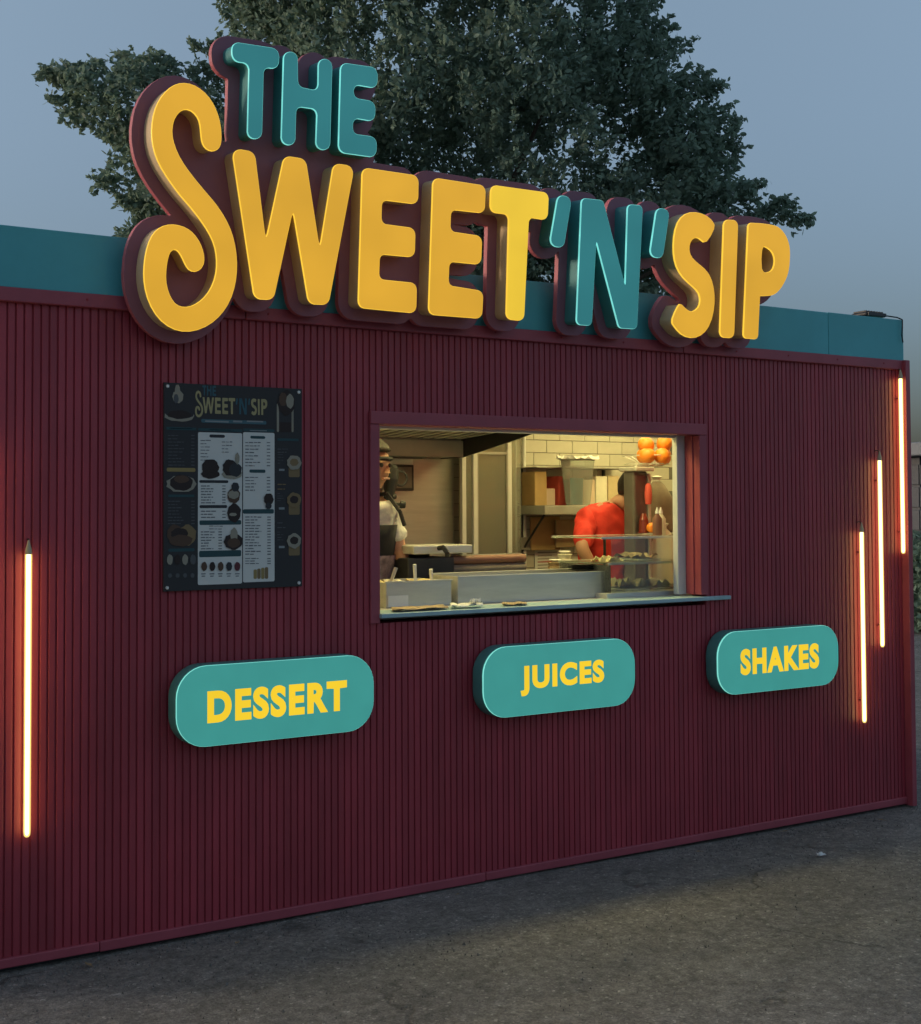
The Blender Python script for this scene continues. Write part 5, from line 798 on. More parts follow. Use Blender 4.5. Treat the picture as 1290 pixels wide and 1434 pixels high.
def pill(word, xc, zc, tw, th, tx, tz, label):
    W, H, r = .853, .308, .118
    root = empty('pill_sign', (xc, -.005, zc))
    tag(root, label, 'sign', 'pill shaped signs below the hatch')
    me = flat_fill([rrect(-W / 2, W / 2, -H / 2, H / 2, r)], .034, .003)
    me.transform(Matrix.Rotation(math.pi / 2, 4, 'X'))
    me.transform(Matrix.Translation((0, -.042, 0)))
    me.materials.append(M['pill_case'])
    link(bpy.data.objects.new('case', me), root)
    me = flat_fill([rrect(-W / 2 + .001, W / 2 - .001, -H / 2 + .001, H / 2 - .001, r)], .003, .002, 2)
    me.transform(Matrix.Rotation(math.pi / 2, 4, 'X'))
    me.transform(Matrix.Translation((0, -.085, 0)))
    me.materials.clear()
    me.materials.append(M['pill_face']); me.materials.append(M['pill_edge'])
    for p in me.polygons:
        p.material_index = 0 if p.normal.y < -.9 else 1
    link(bpy.data.objects.new('face', me), root)
    for vs, fs in text_islands(word, tw, th):
        m2 = MB()
        m2.add([(x + tx - xc, -.0912, y + tz - zc) for x, y, z in vs], fs)
        o = m2.build('letter', M['pill_letter'], root)
        so = o.modifiers.new('solid', 'SOLIDIFY'); so.thickness = .0022; so.offset = -1
    for dx in (-.25, .25):
        MB().tube((dx, .01, 0), (dx, -.006, 0), .012).build('mount', M['dark_steel'], root)
pill('DESSERT', -3.936, .897, .605, .125, -3.937, .892, 'teal pill sign reading DESSERT on the slatted wall')
pill('JUICES', -2.536, .887, .472, .134, -2.53, .885, 'teal pill sign reading JUICES below the hatch')
pill('SHAKES', -1.154, .880, .557, .130, -1.152, .881, 'teal pill sign reading SHAKES near the LED tubes')

# ---------------------------------------------------------------- LED tubes
def tube(x, z0, z1, label, group='vertical LED tubes on the wall', y=-.034):
    root = empty('led_tube', (x, y, z0))
    tag(root, label, 'light', group)
    h = z1 - z0
    d_ = MB().lathe([(.006, 0), (.011, .006), (.0125, .02), (.0125, h - .055), (.0112, h - .047)], 0, 0, 16).build('diffuser', M['led_sleeve'], root, smooth=True)
    MB().lathe([(.003, .006), (.0066, .012), (.0072, .02), (.0072, h - .055), (.006, h - .05)], 0, 0, 14).build('led_core', M['led_core'], d_, smooth=True)
    MB().lathe([(.0128, h - .052), (.0120, h - .036), (.007, h - .018), (.003, h)], 0, 0, 12).build('end_cap', M['led_cap'], root, smooth=True)
    for zz in (.12, h - .16):
        c_ = MB()
        c_.box(-.005, .005, .0128, -y + .004, zz - .005, zz + .005)
        c_.build('clip', M['wine_trim'], root, .001)
    MB().path([(0, 0, h - .003), (.003, .012, h + .004), (.004, .028, h + .004), (.004, .036, h + .0)], .0022, 6).build('cable', M['black'], root)
tube(-4.905, .475, 1.545, 'glowing LED tube alone at the left edge of the wall')
tube(-.464, .49, 1.565, 'lowest glowing LED tube of the three, nearest the SHAKES sign')
tube(-.311, .886, 1.955, 'middle glowing LED tube of the three near the corner')
tube(-.128, 1.39, 2.412, 'highest glowing LED tube, against the corner post')
tube(-5.075, .87, 1.93, 'glowing LED tube beyond the left edge of the picture, second from the end')
tube(-5.245, 1.38, 2.40, 'glowing LED tube beyond the left edge of the picture, next to the end post')

# ---------------------------------------------------------------- menu board
PX0, PX1, PZ0, PZ1 = POSTER['x0'], POSTER['x1'], POSTER['z0'], POSTER['z1']
menu = empty('menu_board', (PX0, -.004, PZ0))
tag(menu, "dark menu board headed THE SWEET'N'SIP screwed to the wall", 'menu board')
MB().box(0, PX1 - PX0, -.011, 0, 0, PZ1 - PZ0).build('board', M['print_board'], menu, .001)
by_col = {}
def put(col, vs, fs, lev):
    by_col.setdefault((col, lev), MB()).add([(x, -.0112 - .0004 * lev, z) for x, z in vs], fs)
for i, (x0, z0, x1, z1, col) in enumerate(PRECT):
    if x1 - x0 > .1 and z1 - z0 > .1:
        r = rrect(x0, x1, z0, z1, .006, 3); put(col, r, [tuple(range(len(r)))], 0)
    elif z1 - z0 > .011:
        r = rrect(x0, x1, z0, z1, min(.005, (z1 - z0) / 2.2), 2); put(col, r, [tuple(range(len(r)))], 1)
    else:
        put(col, [(x0, z0), (x1, z0), (x1, z1), (x0, z1)], [(0, 1, 2, 3)], 2)
rg = random.Random(3)
for i, (x0, z0, x1, z1, col) in enumerate(PELL):
    n = 18
    ph = rg.uniform(0, 6)
    vs = [((x0 + x1) / 2 + (x1 - x0) / 2 * math.cos(2 * math.pi * k / n) * (1 + .07 * math.sin(3 * k + ph)),
           (z0 + z1) / 2 + (z1 - z0) / 2 * math.sin(2 * math.pi * k / n) * (1 + .07 * math.sin(2 * k + ph))) for k in range(n)]
    put(col, vs, [tuple(range(n))], 3 + i * .12)
lx0, lz0, lx1, lz1 = LOGO
allp = np.array([p for _, _, rr in LETTERS for r in rr for p in r])
mn, mx = allp.min(0), allp.max(0)
for key, colr, rings in LETTERS:
    rr = [[(lx0 + (x - mn[0]) / (mx[0] - mn[0]) * (lx1 - lx0), lz0 + (y - mn[1]) / (mx[1] - mn[1]) * (lz1 - lz0)) for x, y in r] for r in rings]
    me = flat_fill(rr, .0, .0)
    by_col.setdefault(('logo_teal' if colr == 'teal' else 'logo_gold', 1.5), MB()).add([(v.co.x, -.0119, v.co.y) for v in me.vertices], [tuple(p.vertices) for p in me.polygons])
merged = {}
for (col, lev), mb in by_col.items():
    merged.setdefault(col, MB()).add(mb.v, mb.f)
paper = merged.pop('paper')
for k in range(2):
    q = len(paper.v) // 2
    MB().add(paper.v[k * q:(k + 1) * q], [tuple(range(q))]).build('price_panel', M['print_paper'], menu)
art = MB()
for i, (col, mb) in enumerate(merged.items()):
    art.add(mb.v, mb.f, i)
art.build('printed_artwork', [M['print_' + c_] for c_ in merged], menu)['kind'] = 'stuff'
for x, z in ((.014, .014), (PX1 - PX0 - .014, .014), (.014, PZ1 - PZ0 - .014), (PX1 - PX0 - .014, PZ1 - PZ0 - .014)):
    s_ = MB().tube((x, -.0105, z), (x, -.0155, z), .0075, .0055, 12)
    s_.build('screw', M['screw'], menu)

# ---------------------------------------------------------------- inside the hatch
def thing(name, loc, label, cat, group=None):
    return tag(empty(name, loc), label, cat, group)
# extractor hood
hood = thing('extractor_hood', (-3.0, 1.5, 1.947), 'steel extractor hood with baffle filters above the cooking counter', 'hood')
HX = -2.037
hb = lambda *a: B(*a[:-1], a[-1], hood, .002)
hb('lip', -3.98, HX - .004, 1.485, 1.505, 1.947, 2.04, M['steel_dull'])
hb('back_box', -3.98, HX - .004, 1.506, 1.738, 1.949, 2.36, M['steel_dull'])
m_ = MB()
pr = [(1.508, 1.945), (1.0, 2.018), (.787, 2.055), (.787, 2.35), (1.738, 2.35), (1.738, 1.945)]
v = [(x - hood.location.x, y - 1.5, z - 1.947) for x in (HX, HX + .012) for y, z in pr]
m_.add(v, [(0, 1, 2, 3, 4, 5), (11, 10, 9, 8, 7, 6)] + [(k, k + 6, (k + 1) % 6 + 6, (k + 1) % 6) for k in range(6)])
m_.build('end_panel', M['dark_steel'], hood)
hb('front_lip', -3.98, HX - .002, .787, .80, 2.056, 2.34, M['steel_dull'])
hb('cavity_top', -3.98, HX - .002, .801, 1.484, 2.20, 2.22, M['dark_steel'])
for k in range(24):
    x = HX - .06 - k * .075
    m_ = MB()
    a = [(x, 1.47, 2.047), (x + .038, 1.47, 2.047), (x + .038, .81, 2.085), (x, .81, 2.085)]
    v = [(p[0] + 3.0, p[1] - 1.5, p[2] - 1.947 + dz) for dz in (0, .004) for p in a]
    m_.add(v, [(0, 3, 2, 1), (4, 5, 6, 7), (0, 1, 5, 4), (1, 2, 6, 5), (2, 3, 7, 6), (3, 0, 4, 7)])
    m_.build('baffle', M['baffle'], hood)


# steel splashback sheet
tag(B('splashback', -3.98, -1.952, 1.728, 1.746, 1.20, 1.944, M['steel'], None, .002), 'brushed steel splashback sheet under the extractor hood', 'splashback')
# picture frame on it
pf = thing('notice_frame', (-2.335, 1.71, 1.757), 'small dark framed notice on the steel splashback', 'picture')
B('frame', -2.43, -2.244, 1.70, 1.726, 1.757, 1.905, M['dark_steel'], pf, .003)
B('mount', -2.415, -2.26, 1.696, 1.699, 1.772, 1.892, M['card_grey'], pf, .0)
B('paper', -2.43, -2.244, 1.708, 1.727, 1.908, 1.94, M['white_paper'], pf, .0)
# glazed partition with white posts
gp = thing('glass_partition', (-1.78, 1.6, 1.2), 'white framed glass partition beside the tiled back wall', 'partition')
for x, zt in ((-1.972, 2.39), (-1.893, 2.39), (-1.648, 2.39)):
    B('post', x - .014, x + .014, 1.585, 1.612, 1.385, zt, M['white_paint'], gp, .002)
B('bottom_rail', -1.983, -1.56, 1.588, 1.614, 1.36, 1.384, M['white_paint'], gp, .002)
B('pane', -1.960, -1.905, 1.598, 1.602, 1.386, 2.38, M['glass_milky'], gp, .0)
B('pane', -1.881, -1.660, 1.598, 1.602, 1.386, 2.38, M['glass_milky'], gp, .0)
B('pane', -1.636, -1.56, 1.598, 1.602, 1.386, 2.38, M['glass_milky'], gp, .0)
B('lower_panel', -1.983, -1.56, 1.596, 1.606, 1.20, 1.359, M['cream_wall'], gp, .0)
B('sheet', -1.955, -1.56, 1.66, 1.668, 1.2, 2.38, M['olive_sheet'], gp, .0)
B('inner_frame', -1.881, -1.871, 1.588, 1.597, 1.386, 2.0, M['steel_dull'], gp, .0)
B('inner_frame', -1.670, -1.660, 1.588, 1.597, 1.386, 2.0, M['steel_dull'], gp, .0)
B('inner_frame', -1.870, -1.671, 1.588, 1.597, 1.97, 1.985, M['steel_dull'], gp, .0)
for x, lab in ((-1.512, 'white conduit pipe next to the glass partition'), (-1.444, 'white conduit pipe next to the steel shelf')):
    tag(MB().tube((x, 1.725, 1.2), (x, 1.725, 2.39), .011).build('conduit_pipe', M['white_paint'], smooth=True), lab, 'pipe')
tag(B('wall_card', -1.495, -1.412, 1.70, 1.706, 1.40, 1.475, M['card_grey'], None, .0), 'small dark square card fixed over the conduit pipes', 'card')
nt_ = thing('wall_notice', (-1.26, 1.735, 1.30), 'white printed notice on the tiles below the steel shelf', 'notice')
B('sheet', -1.36, -1.16, 1.736, 1.740, 1.26, 1.40, M['white_paper'], nt_, .0)
for k in range(6):
    B('text_line', -1.34, -1.34 + (.15, .11, .16, .13, .16, .09)[k], 1.7345, 1.7358, 1.375 - k * .019, 1.381 - k * .019, M['card_red' if k == 3 else 'card_grey'], nt_, .0)

# shelf and cartons
sh = thing('wall_shelf', (-1.15, 1.6, 1.612), 'grey steel wall shelf carrying coloured cartons', 'shelf')
B('board', -1.50, -.75, 1.44, 1.74, 1.612, 1.667, M['steel_dull'], sh, .004)
B('upper_board', -1.50, -.75, 1.52, 1.74, 1.893, 1.902, M['steel_dull'], sh, .002)
for x in (-1.46, -.82):
    m_ = MB()
    m_.tube((x + 1.15, -.10, 0), (x + 1.15, .13, -.22), .007)
    m_.tube((x + 1.15, .135, .0), (x + 1.15, .135, -.25), .007)
    m_.build('shelf_bracket', M['dark_steel'], sh)
    B('upright', x - .008, x + .008, 1.724, 1.74, 1.668, 1.892, M['dark_steel'], sh, .0)
def carton(x0, x1, y0, y1, h, mm, label):
    r = thing('carton', ((x0 + x1) / 2, (y0 + y1) / 2, 1.668), label, 'carton', 'cartons on the wall shelf')
    b_ = B('box', x0, x1, y0, y1, 1.668, 1.668 + h, M[mm], r, .004)
    for a, c_ in ((x0 + .002, (x0 + x1) / 2 - .001), ((x0 + x1) / 2 + .001, x1 - .002)):
        B('flap', a, c_, y0 + .002, y1 - .002, 1.6685 + h, 1.671 + h, M[mm], r, .0005)
carton(-1.485, -1.395, 1.56, 1.70, .20, 'card_tan', 'tall tan carton at the partition end of the shelf')
carton(-1.388, -1.318, 1.58, 1.70, .10, 'card_pink', 'short pale carton between the tan and the red cartons')
carton(-1.306, -1.240, 1.56, 1.69, .175, 'card_red', 'red carton on the shelf')
carton(-1.135, -1.028, 1.56, 1.69, .155, 'card_pink', 'pale pink carton beside the clear tub')
carton(-1.020, -.930, 1.56, 1.69, .178, 'card_white', 'off white carton in the middle of the shelf')
carton(-.922, -.835, 1.56, 1.69, .180, 'card_sand', 'sand coloured carton at the juicer end of the shelf')
tb = thing('clear_tub', (-1.215, 1.49, 1.668), 'tall clear plastic tub with crumpled white top on the shelf', 'tub')
m_ = MB()
m_.lathe([(.07, .001), (.075, .02), (.10, .27), (.105, .275), (.098, .272)], 0, 0, 18, sx=1.25, sy=.42)
m_.build('tub_wall', M['plastic_clear'], tb, smooth=True)
m_ = MB()
m_.lathe([(.045, .004), (.05, .165)], -.01, 0, 14, sx=1.0, sy=.4)
m_.build('teal_pack', M['card_teal'], tb, smooth=True)
def crumple(name, cx, cy, z, rx, ry, h, m, seed, parent=None, n=9):
    rg = random.Random(seed)
    mb = MB()
    vs = [(cx + rx * (2 * i / n - 1) + rg.uniform(-.2, .2) * rx / n, cy + ry * (2 * j / n - 1) + rg.uniform(-.2, .2) * ry / n, z + h * rg.random() ** 1.5) for j in range(n + 1) for i in range(n + 1)]
    vs2 = [(x, y, z - .001) for x, y, _ in vs]
    fs = [(j * (n + 1) + i, j * (n + 1) + i + 1, (j + 1) * (n + 1) + i + 1, (j + 1) * (n + 1) + i) for j in range(n) for i in range(n)]
    mb.add(vs, fs)
    k = len(vs)
    mb.add(vs2, [tuple(reversed(f)) for f in fs])
    return mb.build(name, m, parent)
crumple('paper_top', 0, 0, .277, .14, .05, .03, M['white_paper'], 5, tb)
cb = thing('chopping_boards', (-1.3, 1.6, 1.4), 'brown chopping boards standing under the steel shelf', 'board')
B('board', -1.42, -1.20, 1.69, 1.705, 1.395, 1.60, M['card_tan'], cb, .004)
B('board', -1.25, -1.02, 1.665, 1.68, 1.41, 1.58, M['brown_paper'], cb, .004)

# counter equipment
def open_box(name, x0, x1, y0, y1, z0, z1, t, m, parent):
    ox, oy, oz = parent.location
    mb = MB()
    for a in ((x0, x1, y0, y0 + t, z0, z1), (x0, x1, y1 - t, y1, z0, z1), (x0, x0 + t, y0 + t + .0005, y1 - t - .0005, z0, z1), (x1 - t, x1, y0 + t + .0005, y1 - t - .0005, z0, z1), (x0 + t + .0005, x1 - t - .0005, y0 + t + .0005, y1 - t - .0005, z0, z0 + t)):
        mb.box(a[0] - ox, a[1] - ox, a[2] - oy, a[3] - oy, a[4] - oz, a[5] - oz)
    return mb.build(name, m, parent, .0015)
sb = thing('topping_station', (-3.15, .3, 1.2), 'small steel topping box with spoon handles on the counter', 'container')
open_box('box', -3.242, -2.897, .268, .56, 1.2080, 1.320, .008, M['steel'], sb)
B('rim', -3.248, -2.891, .266, .276, 1.3205, 1.326, M['steel'], sb, .001)
B('price_tag', -3.235, -3.13, .2635, .2665, 1.212, 1.262, M['white_paper'], sb, .0)
for i, (x, mm) in enumerate(((-3.18, 'food_cream'), (-3.07, 'card_white'), (-2.96, 'food_cream'))):
    crumple('topping', x + 3.15, .115, .105, .05, .125, .018, M[mm], 20 + i, sb)
for a, b in (((-3.185, .34, 1.30), (-3.155, .33, 1.385)), ((-3.035, .36, 1.30), (-3.045, .35, 1.395)), ((-2.935, .38, 1.30), (-2.945, .37, 1.37))):
    m_ = MB()
    m_.tube(Vector(a) - sb.location, Vector(b) - sb.location, .007, .009, 8)
    m_.build('spoon_handle', M['white_paint' if a[0] > -3.1 else 'steel'], sb, smooth=True)
bb = thing('cold_well', (-2.52, .3, 1.2), 'long steel cold well with raised front along the hatch', 'container')
open_box('box', -2.868, -1.985, .258, .50, 1.2080, 1.338, .01, M['steel'], bb)
B('top_flange', -2.872, -1.98, .48, .508, 1.3385, 1.344, M['steel'], bb, .001)
B('lid', -2.855, -2.0, .272, .488, 1.295, 1.305, M['steel_dull'], bb, .001)
pl = thing('equipment_stand', (-2.6, .65, 1.2), 'low steel stand under the black griddle', 'stand')
B('top', -2.99, -2.24, .57, .84, 1.285, 1.298, M['steel_dull'], pl, .002)
for x in (-2.97, -2.26):
    for y in (.59, .82):
        B('leg', x - .012, x + .012, y - .012, y + .012, 1.208, 1.2845, M['steel_dull'], pl, .001)
gr = thing('contact_grill', (-2.82, .65, 1.3), 'black contact grill with steel lid behind the topping box', 'grill')
B('base', -2.945, -2.68, .58, .82, 1.299, 1.415, M['black'], gr, .008)
B('lid', -2.92, -2.58, .57, .82, 1.432, 1.474, M['steel'], gr, .006)
B('hinge', -2.90, -2.70, .78, .83, 1.414, 1.433, M['dark_steel'], gr, .002)
m_ = MB()
m_.path([(.03, -.10, .16), (.035, -.135, .165), (.05, -.145, .14), (.055, -.14, .12)], .012, 8)
m_.build('handle', M['black'], gr, smooth=True)
rl = thing('paper_roll', (-2.46, .62, 1.375), 'pair of brown paper rolls on a cradle behind the cold well', 'rolls')
for zz, mm in ((.022, 'red_roll'), (-.0225, 'sack_cloth')):
    rr_ = MB().tube((-.225, 0, zz), (.225, 0, zz), .0222, n=24).build('roll', M[mm], rl, smooth=True)
    MB().tube((-.235, 0, zz), (.235, 0, zz), .009, n=12).build('core', M['steel'], rr_, smooth=True)
for x in (-2.65, -2.27):
    B('cradle', x - .012, x + .012, .58, .66, 1.299, 1.330, M['dark_steel'], rl, .002)
hl = thing('clamp_stand', (-2.86, .88, 1.2), 'black clamp stand with tilted head, ring and two knobs beside the worker', 'stand')
MB().tube((.02, 0, .008), (.0, 0, .50), .009, n=10).build('pole', M['black'], hl, smooth=True)
B('foot', -2.90, -2.80, .85, .95, 1.2075, 1.218, M['black'], hl, .003)
m_ = MB()
m_.tube((-.018, 0, .515), (.0, 0, .60), .024, .034, 16)
m_.tube((.0, 0, .60), (.008, 0, .655), .034, .03, 16)
m_.tube((.008, 0, .655), (.012, 0, .672), .03, .014, 16)
m_.build('head', M['black'], hl, smooth=True)
m_ = MB()
m_.torus((.045, -.01, .605), .036, .006, Matrix.Rotation(math.pi / 2, 3, 'X') , 24, 6)
m_.build('ring', M['dark_steel'], hl, smooth=True)
m_ = MB()
m_.tube((-.04, 0, .505), (.02, 0, .515), .014, n=10)
m_.build('collar', M['black'], hl, smooth=True)
for z, x in ((.475, .055), (.352, .045)):
    m_ = MB()
    m_.tube((.004, 0, z), (x - .012, -.01, z), .008, n=8)
    m_.tube((x - .014, -.012, z), (x + .010, -.022, z - .004), .020, .017, n=10)
    m_.build('knob', M['black'], hl, smooth=True)

# glass display case
dc = thing('display_case', (-1.78, .42, 1.2), 'glass display case with two shelves at the juicer end of the hatch', 'display case')
B('base', -2.06, -1.42, .17, .62, 1.2, 1.232, M['steel'], dc, .003)
for z, x0 in ((1.372, -2.03), (1.500, -2.07)):
    B('glass_shelf', x0, -1.43, .20, .60, z, z + .008, M['glass_clear'], dc, .001)
    B('shelf_edge', x0, -1.43, .192, .199, z - .003, z + .009, M['steel'], dc, .001)
    B('shelf_edge', x0, -1.43, .601, .608, z - .003, z + .009, M['steel'], dc, .001)
B('front_glass', -2.02, -1.45, .180, .184, 1.233, 1.497, M['glass_clear'], dc, .0)
B('side_glass', -2.026, -2.021, .186, .606, 1.233, 1.370, M['glass_clear'], dc, .0)
for x in (-1.73, -1.44):
    B('post', x - .006, x + .006, .590, .600, 1.233, 1.499, M['dark_steel'], dc, .001)

# small things round the case and the well
def cup_stack(x, y, z, r, hgt, label, mm):
    t_ = thing('cup_stack', (x, y, z), label, 'cups')
    m_ = MB()
    prof = []
    for q in range(7):
        prof += [(r * .82, hgt * q / 7 + .001), (r, hgt * (q + .8) / 7), (r * 1.08, hgt * (q + .86) / 7), (r * 1.06, hgt * (q + .98) / 7)]
    m_.lathe(prof, 0, 0, 18)
    m_.build('cups', M[mm], t_, smooth=True)
    MB().lathe([(r * .5, hgt + .002), (r * .9, hgt + .012), (r * .8, hgt + .016)], 0, 0, 18).build('lid', M['white_paint'], t_, smooth=True)
cup_stack(-1.965, .72, 1.2075, .036, .16, 'stack of brown paper cups behind the display case', 'brown_paper')
cup_stack(-1.87, .76, 1.2075, .036, .20, 'stack of white paper cups behind the display case', 'card_white')
def bottle(x, y, z, label, mm):
    t_ = thing('sauce_bottle', (x, y, z), label, 'bottle', 'sauce bottles on the display case')
    MB().lathe([(.022, 0), (.025, .006), (.025, .085), (.012, .105), (.009, .112)], 0, 0, 14).build('bottle', M[mm], t_, smooth=True)
    MB().lathe([(.011, .1125), (.010, .122), (.003, .145)], 0, 0, 10).build('nozzle', M['white_paint'], t_, smooth=True)
bottle(-1.62, .30, 1.5085, 'brown sauce bottle on top of the display case near the juicer', 'red_roll')
bottle(-1.56, .34, 1.5085, 'cream sauce bottle on top of the display case near the juicer', 'card_white')
pst = thing('plate_stack', (-2.07, .37, 1.339), 'dark plates stacked at the end of the cold well', 'plates')
for q in range(4):
    MB().lathe([(.03, q * .008), (.062, q * .008 + .005), (.064, q * .008 + .007)], 0, 0, 20).build('plate', M['dark_steel'], pst, smooth=True)
o_ = crumple('cloth', -1.93, .33, 1.382, .07, .05, .035, M['food_cream'], 44, None, 7)
tag(o_, 'crumpled yellow cloth on the middle glass shelf', 'cloth')
for q, (x0, x1, z0, z1, mm) in enumerate(((-1.86, -1.70, 1.234, 1.30, 'card_sand'), (-1.68, -1.50, 1.234, 1.285, 'card_white'), (-1.78, -1.62, 1.382, 1.425, 'brown_paper'))):
    t_ = thing('pastry_tray', ((x0 + x1) / 2, .38, z0), ('low tray of sand coloured pastries in the case floor', 'pale pastry tray on the case floor near the juicer', 'brown pastry tray on the middle glass shelf')[q], 'tray', 'trays in the display case')
    B('tray', x0, x1, .27, .50, z0, z0 + .01, M['steel'], t_, .002)
    crumple('pastries', 0, 0, .011, (x1 - x0) / 2 - .01, .10, z1 - z0 - .01, M[mm], 50 + q, t_, 8)

# citrus juicer with basket of oranges
ju = thing('citrus_juicer', (-1.40, .72, 1.2), 'tall grey citrus juicer with wire orange basket on top', 'juicer')
B('body', -1.440, -1.335, .70, .79, 1.2075, 1.85, M['juicer_grey'], ju, .012)
B('front_window', -1.435, -1.342, .692, .698, 1.50, 1.83, M['glass_clear'], ju, .004)
B('top_cap', -1.455, -1.32, .66, .81, 1.851, 1.875, M['steel'], ju, .006)
B('side_trim', -1.345, -1.328, .685, .70, 1.25, 1.84, M['steel'], ju, .002)
m_ = MB()
m_.tube((.005, -.05, .315), (.005, -.05, .385), .030, .026, n=16)
m_.tube((.005, -.05, .385), (.005, -.05, .42), .026, .012, n=16)
m_.build('juice_jar', M['amber_glass'], ju, smooth=True)
m_ = MB()
m_.lathe([(.016, .47), (.021, .52), (.018, .57), (.008, .585)], .045, -.042, 14)
m_.build('press_cup', M['card_red'], ju, smooth=True)
m_ = MB()
bc = (.12, .05)
for rr, z in ((.125, .695), (.135, .74), (.09, .685)):
    m_.torus((bc[0], bc[1], z), rr, .0025, None, 28, 5)
for k in range(12):
    a = 2 * math.pi * k / 12
    m_.tube((bc[0] + .135 * math.cos(a), bc[1] + .135 * math.sin(a), .74), (bc[0] + .02 * math.cos(a), bc[1] + .02 * math.sin(a), .682), .002, n=5)
m_.tube((.0, .03, .655), (.04, .04, .682), .01, n=8)
m_.tube((.10, .05, .682), (.04, .04, .682), .006, n=8)
m_.build('basket', M['steel'], ju)
ob = bmesh.new()
bmesh.ops.create_icosphere(ob, subdivisions=3, radius=1)
for v in ob.verts:
    d = math.hypot(v.co.x, v.co.y)
    if v.co.z > .7: v.co.z -= .16 * max(0, 1 - d / .45)
    v.co.z *= .94
    v.co *= 1 + .012 * math.sin(5 * v.co.x + 3 * v.co.y)
om = bpy.data.meshes.new('orange')
ob.to_mesh(om); ob.free()
for p in om.polygons: p.use_smooth = True
om.materials.append(M['orange_peel'])
stm = MB().tube((0, 0, .70), (0, 0, .80), .07, .05, 6).mesh('stem', M['card_tan'])
spots = [(-1.350, .69, 1.938, 'orange at the rim of the juicer basket toward the shelf'), (-1.262, .665, 1.935, 'orange at the front of the juicer basket'), (-1.185, .74, 1.938, 'orange at the outer rim of the juicer basket, by the hatch frame'),
         (-1.275, .80, 1.94, 'orange at the back of the juicer basket'), (-1.215, .70, 2.006, 'topmost orange of the pile in the juicer basket'), (-1.318, .735, 2.0, 'upper orange of the pile nearest the tiles'),
         (-1.385, .62, 1.543, 'small orange in front of the juicer above the glass case'), (-1.345, .63, 1.540, 'small orange in front of the juicer, by the sack')]
for i, (x, y, z, lab) in enumerate(spots):
    o = bpy.data.objects.new('orange', om)
    link(o)
    o.location = (x, y, z)
    s = .047 if i < 6 else .027
    o.scale = (s, s, s)
    o.rotation_euler = (i * 1.3, i * .7, i)
    tag(o, lab, 'orange', 'oranges around the juicer')
    st = bpy.data.objects.new('stem', stm); link(st, o)
rk = thing('juicer_stand', (-1.37, .62, 1.5), 'narrow tray carrying oranges in front of the juicer', 'tray')
B('tray', -1.42, -1.31, .585, .655, 1.509, 1.513, M['steel'], rk, .001)

# sacks
def sack(name, cx, cy, z0, rx, ry, h, label, mm, tip):
    r = thing(name, (cx, cy, z0), label, 'sack')
    m_ = MB()
    m_.lathe([(.6 * rx, 0), (rx, .02), (1.05 * rx, .3 * h), (.9 * rx, .6 * h), (.42 * rx, .86 * h), (.2 * rx, .92 * h)], 0, 0, 16, sy=ry / rx)
    o = m_.build('bag', M[mm], r, smooth=True)
    m_ = MB()
    m_.lathe([(.2 * rx, .925 * h), (.16 * rx, .95 * h), (.32 * rx, h), (.1 * rx, h * 1.02)], 0, 0, 12, sy=ry / rx)
    m_.build('neck', M[tip], r, smooth=True)
sack('flour_sack', -1.03, .98, 1.50, .115, .10, .33, 'brown grey sack with tied white neck behind the juicer', 'sack_cloth', 'white_cloth')
sack('bread_bag', -1.14, .80, 1.2, .10, .09, .36, 'pale tied bag on the counter beside the display case', 'card_white', 'white_cloth')
bx = thing('supply_crate', (-1.03, .98, 1.2), 'dark crate under the brown grey sack', 'crate')
open_box('crate', -1.16, -.88, .87, 1.10, 1.2, 1.498, .012, M['sack_cloth'], bx)
B('lid', -1.15, -.89, .885, 1.085, 1.484, 1.4985, M['sack_cloth'], bx, .0)
B('shelf_leg', -1.16, -.88, .87, 1.10, .185, 1.195, M['steel_dull'], bx, .002)

# ---------------------------------------------------------------- papers on the sill
def sheet(name, pts, z, h, m, seed, label, cat):
    rg = random.Random(seed)
    n = 8
    mb = MB()
    a, b, c_, d = [Vector((p[0], p[1], 0)) for p in pts]
    top = []
    for j in range(n + 1):
        for i in range(n + 1):
            p = a.lerp(b, i / n).lerp(d.lerp(c_, i / n), j / n)
            top.append((p.x, p.y, z + h * (.5 + .5 * math.sin(i * 1.3 + seed) * math.cos(j * .9 + seed)) + rg.uniform(0, h * .3)))
    fs = [(j * (n + 1) + i, j * (n + 1) + i + 1, (j + 1) * (n + 1) + i + 1, (j + 1) * (n + 1) + i) for j in range(n) for i in range(n)]
    mb.add(top, fs)
    o = mb.build(name, m, None, smooth=True)
    s_ = o.modifiers.new('solid', 'SOLIDIFY'); s_.thickness = .0012
    tag(o, label, cat)
sheet('paper_bag', [(-3.36, .0), (-3.08, .0), (-3.02, .14), (-3.30, .13)], 1.2125, .012, M['brown_paper'], 1, 'flat brown paper bag lying on the teal sill', 'paper bag')
sheet('napkin', [(-3.06, .01), (-2.90, .0), (-2.84, .10), (-3.0, .12)], 1.214, .016, M['white_paper'], 4, 'crumpled white napkin beside the brown paper bag', 'napkin')
sheet('brown_napkin', [(-2.78, .02), (-2.66, .0), (-2.60, .10), (-2.72, .12)], 1.2125, .01, M['brown_paper'], 7, 'small brown napkin lying alone on the sill', 'napkin')
cr_ = crumple('paper_ball', -2.90, .06, 1.230, .022, .02, .022, M['white_paper'], 9)
tag(cr_, 'small crushed white paper ball on the white napkin', 'paper')

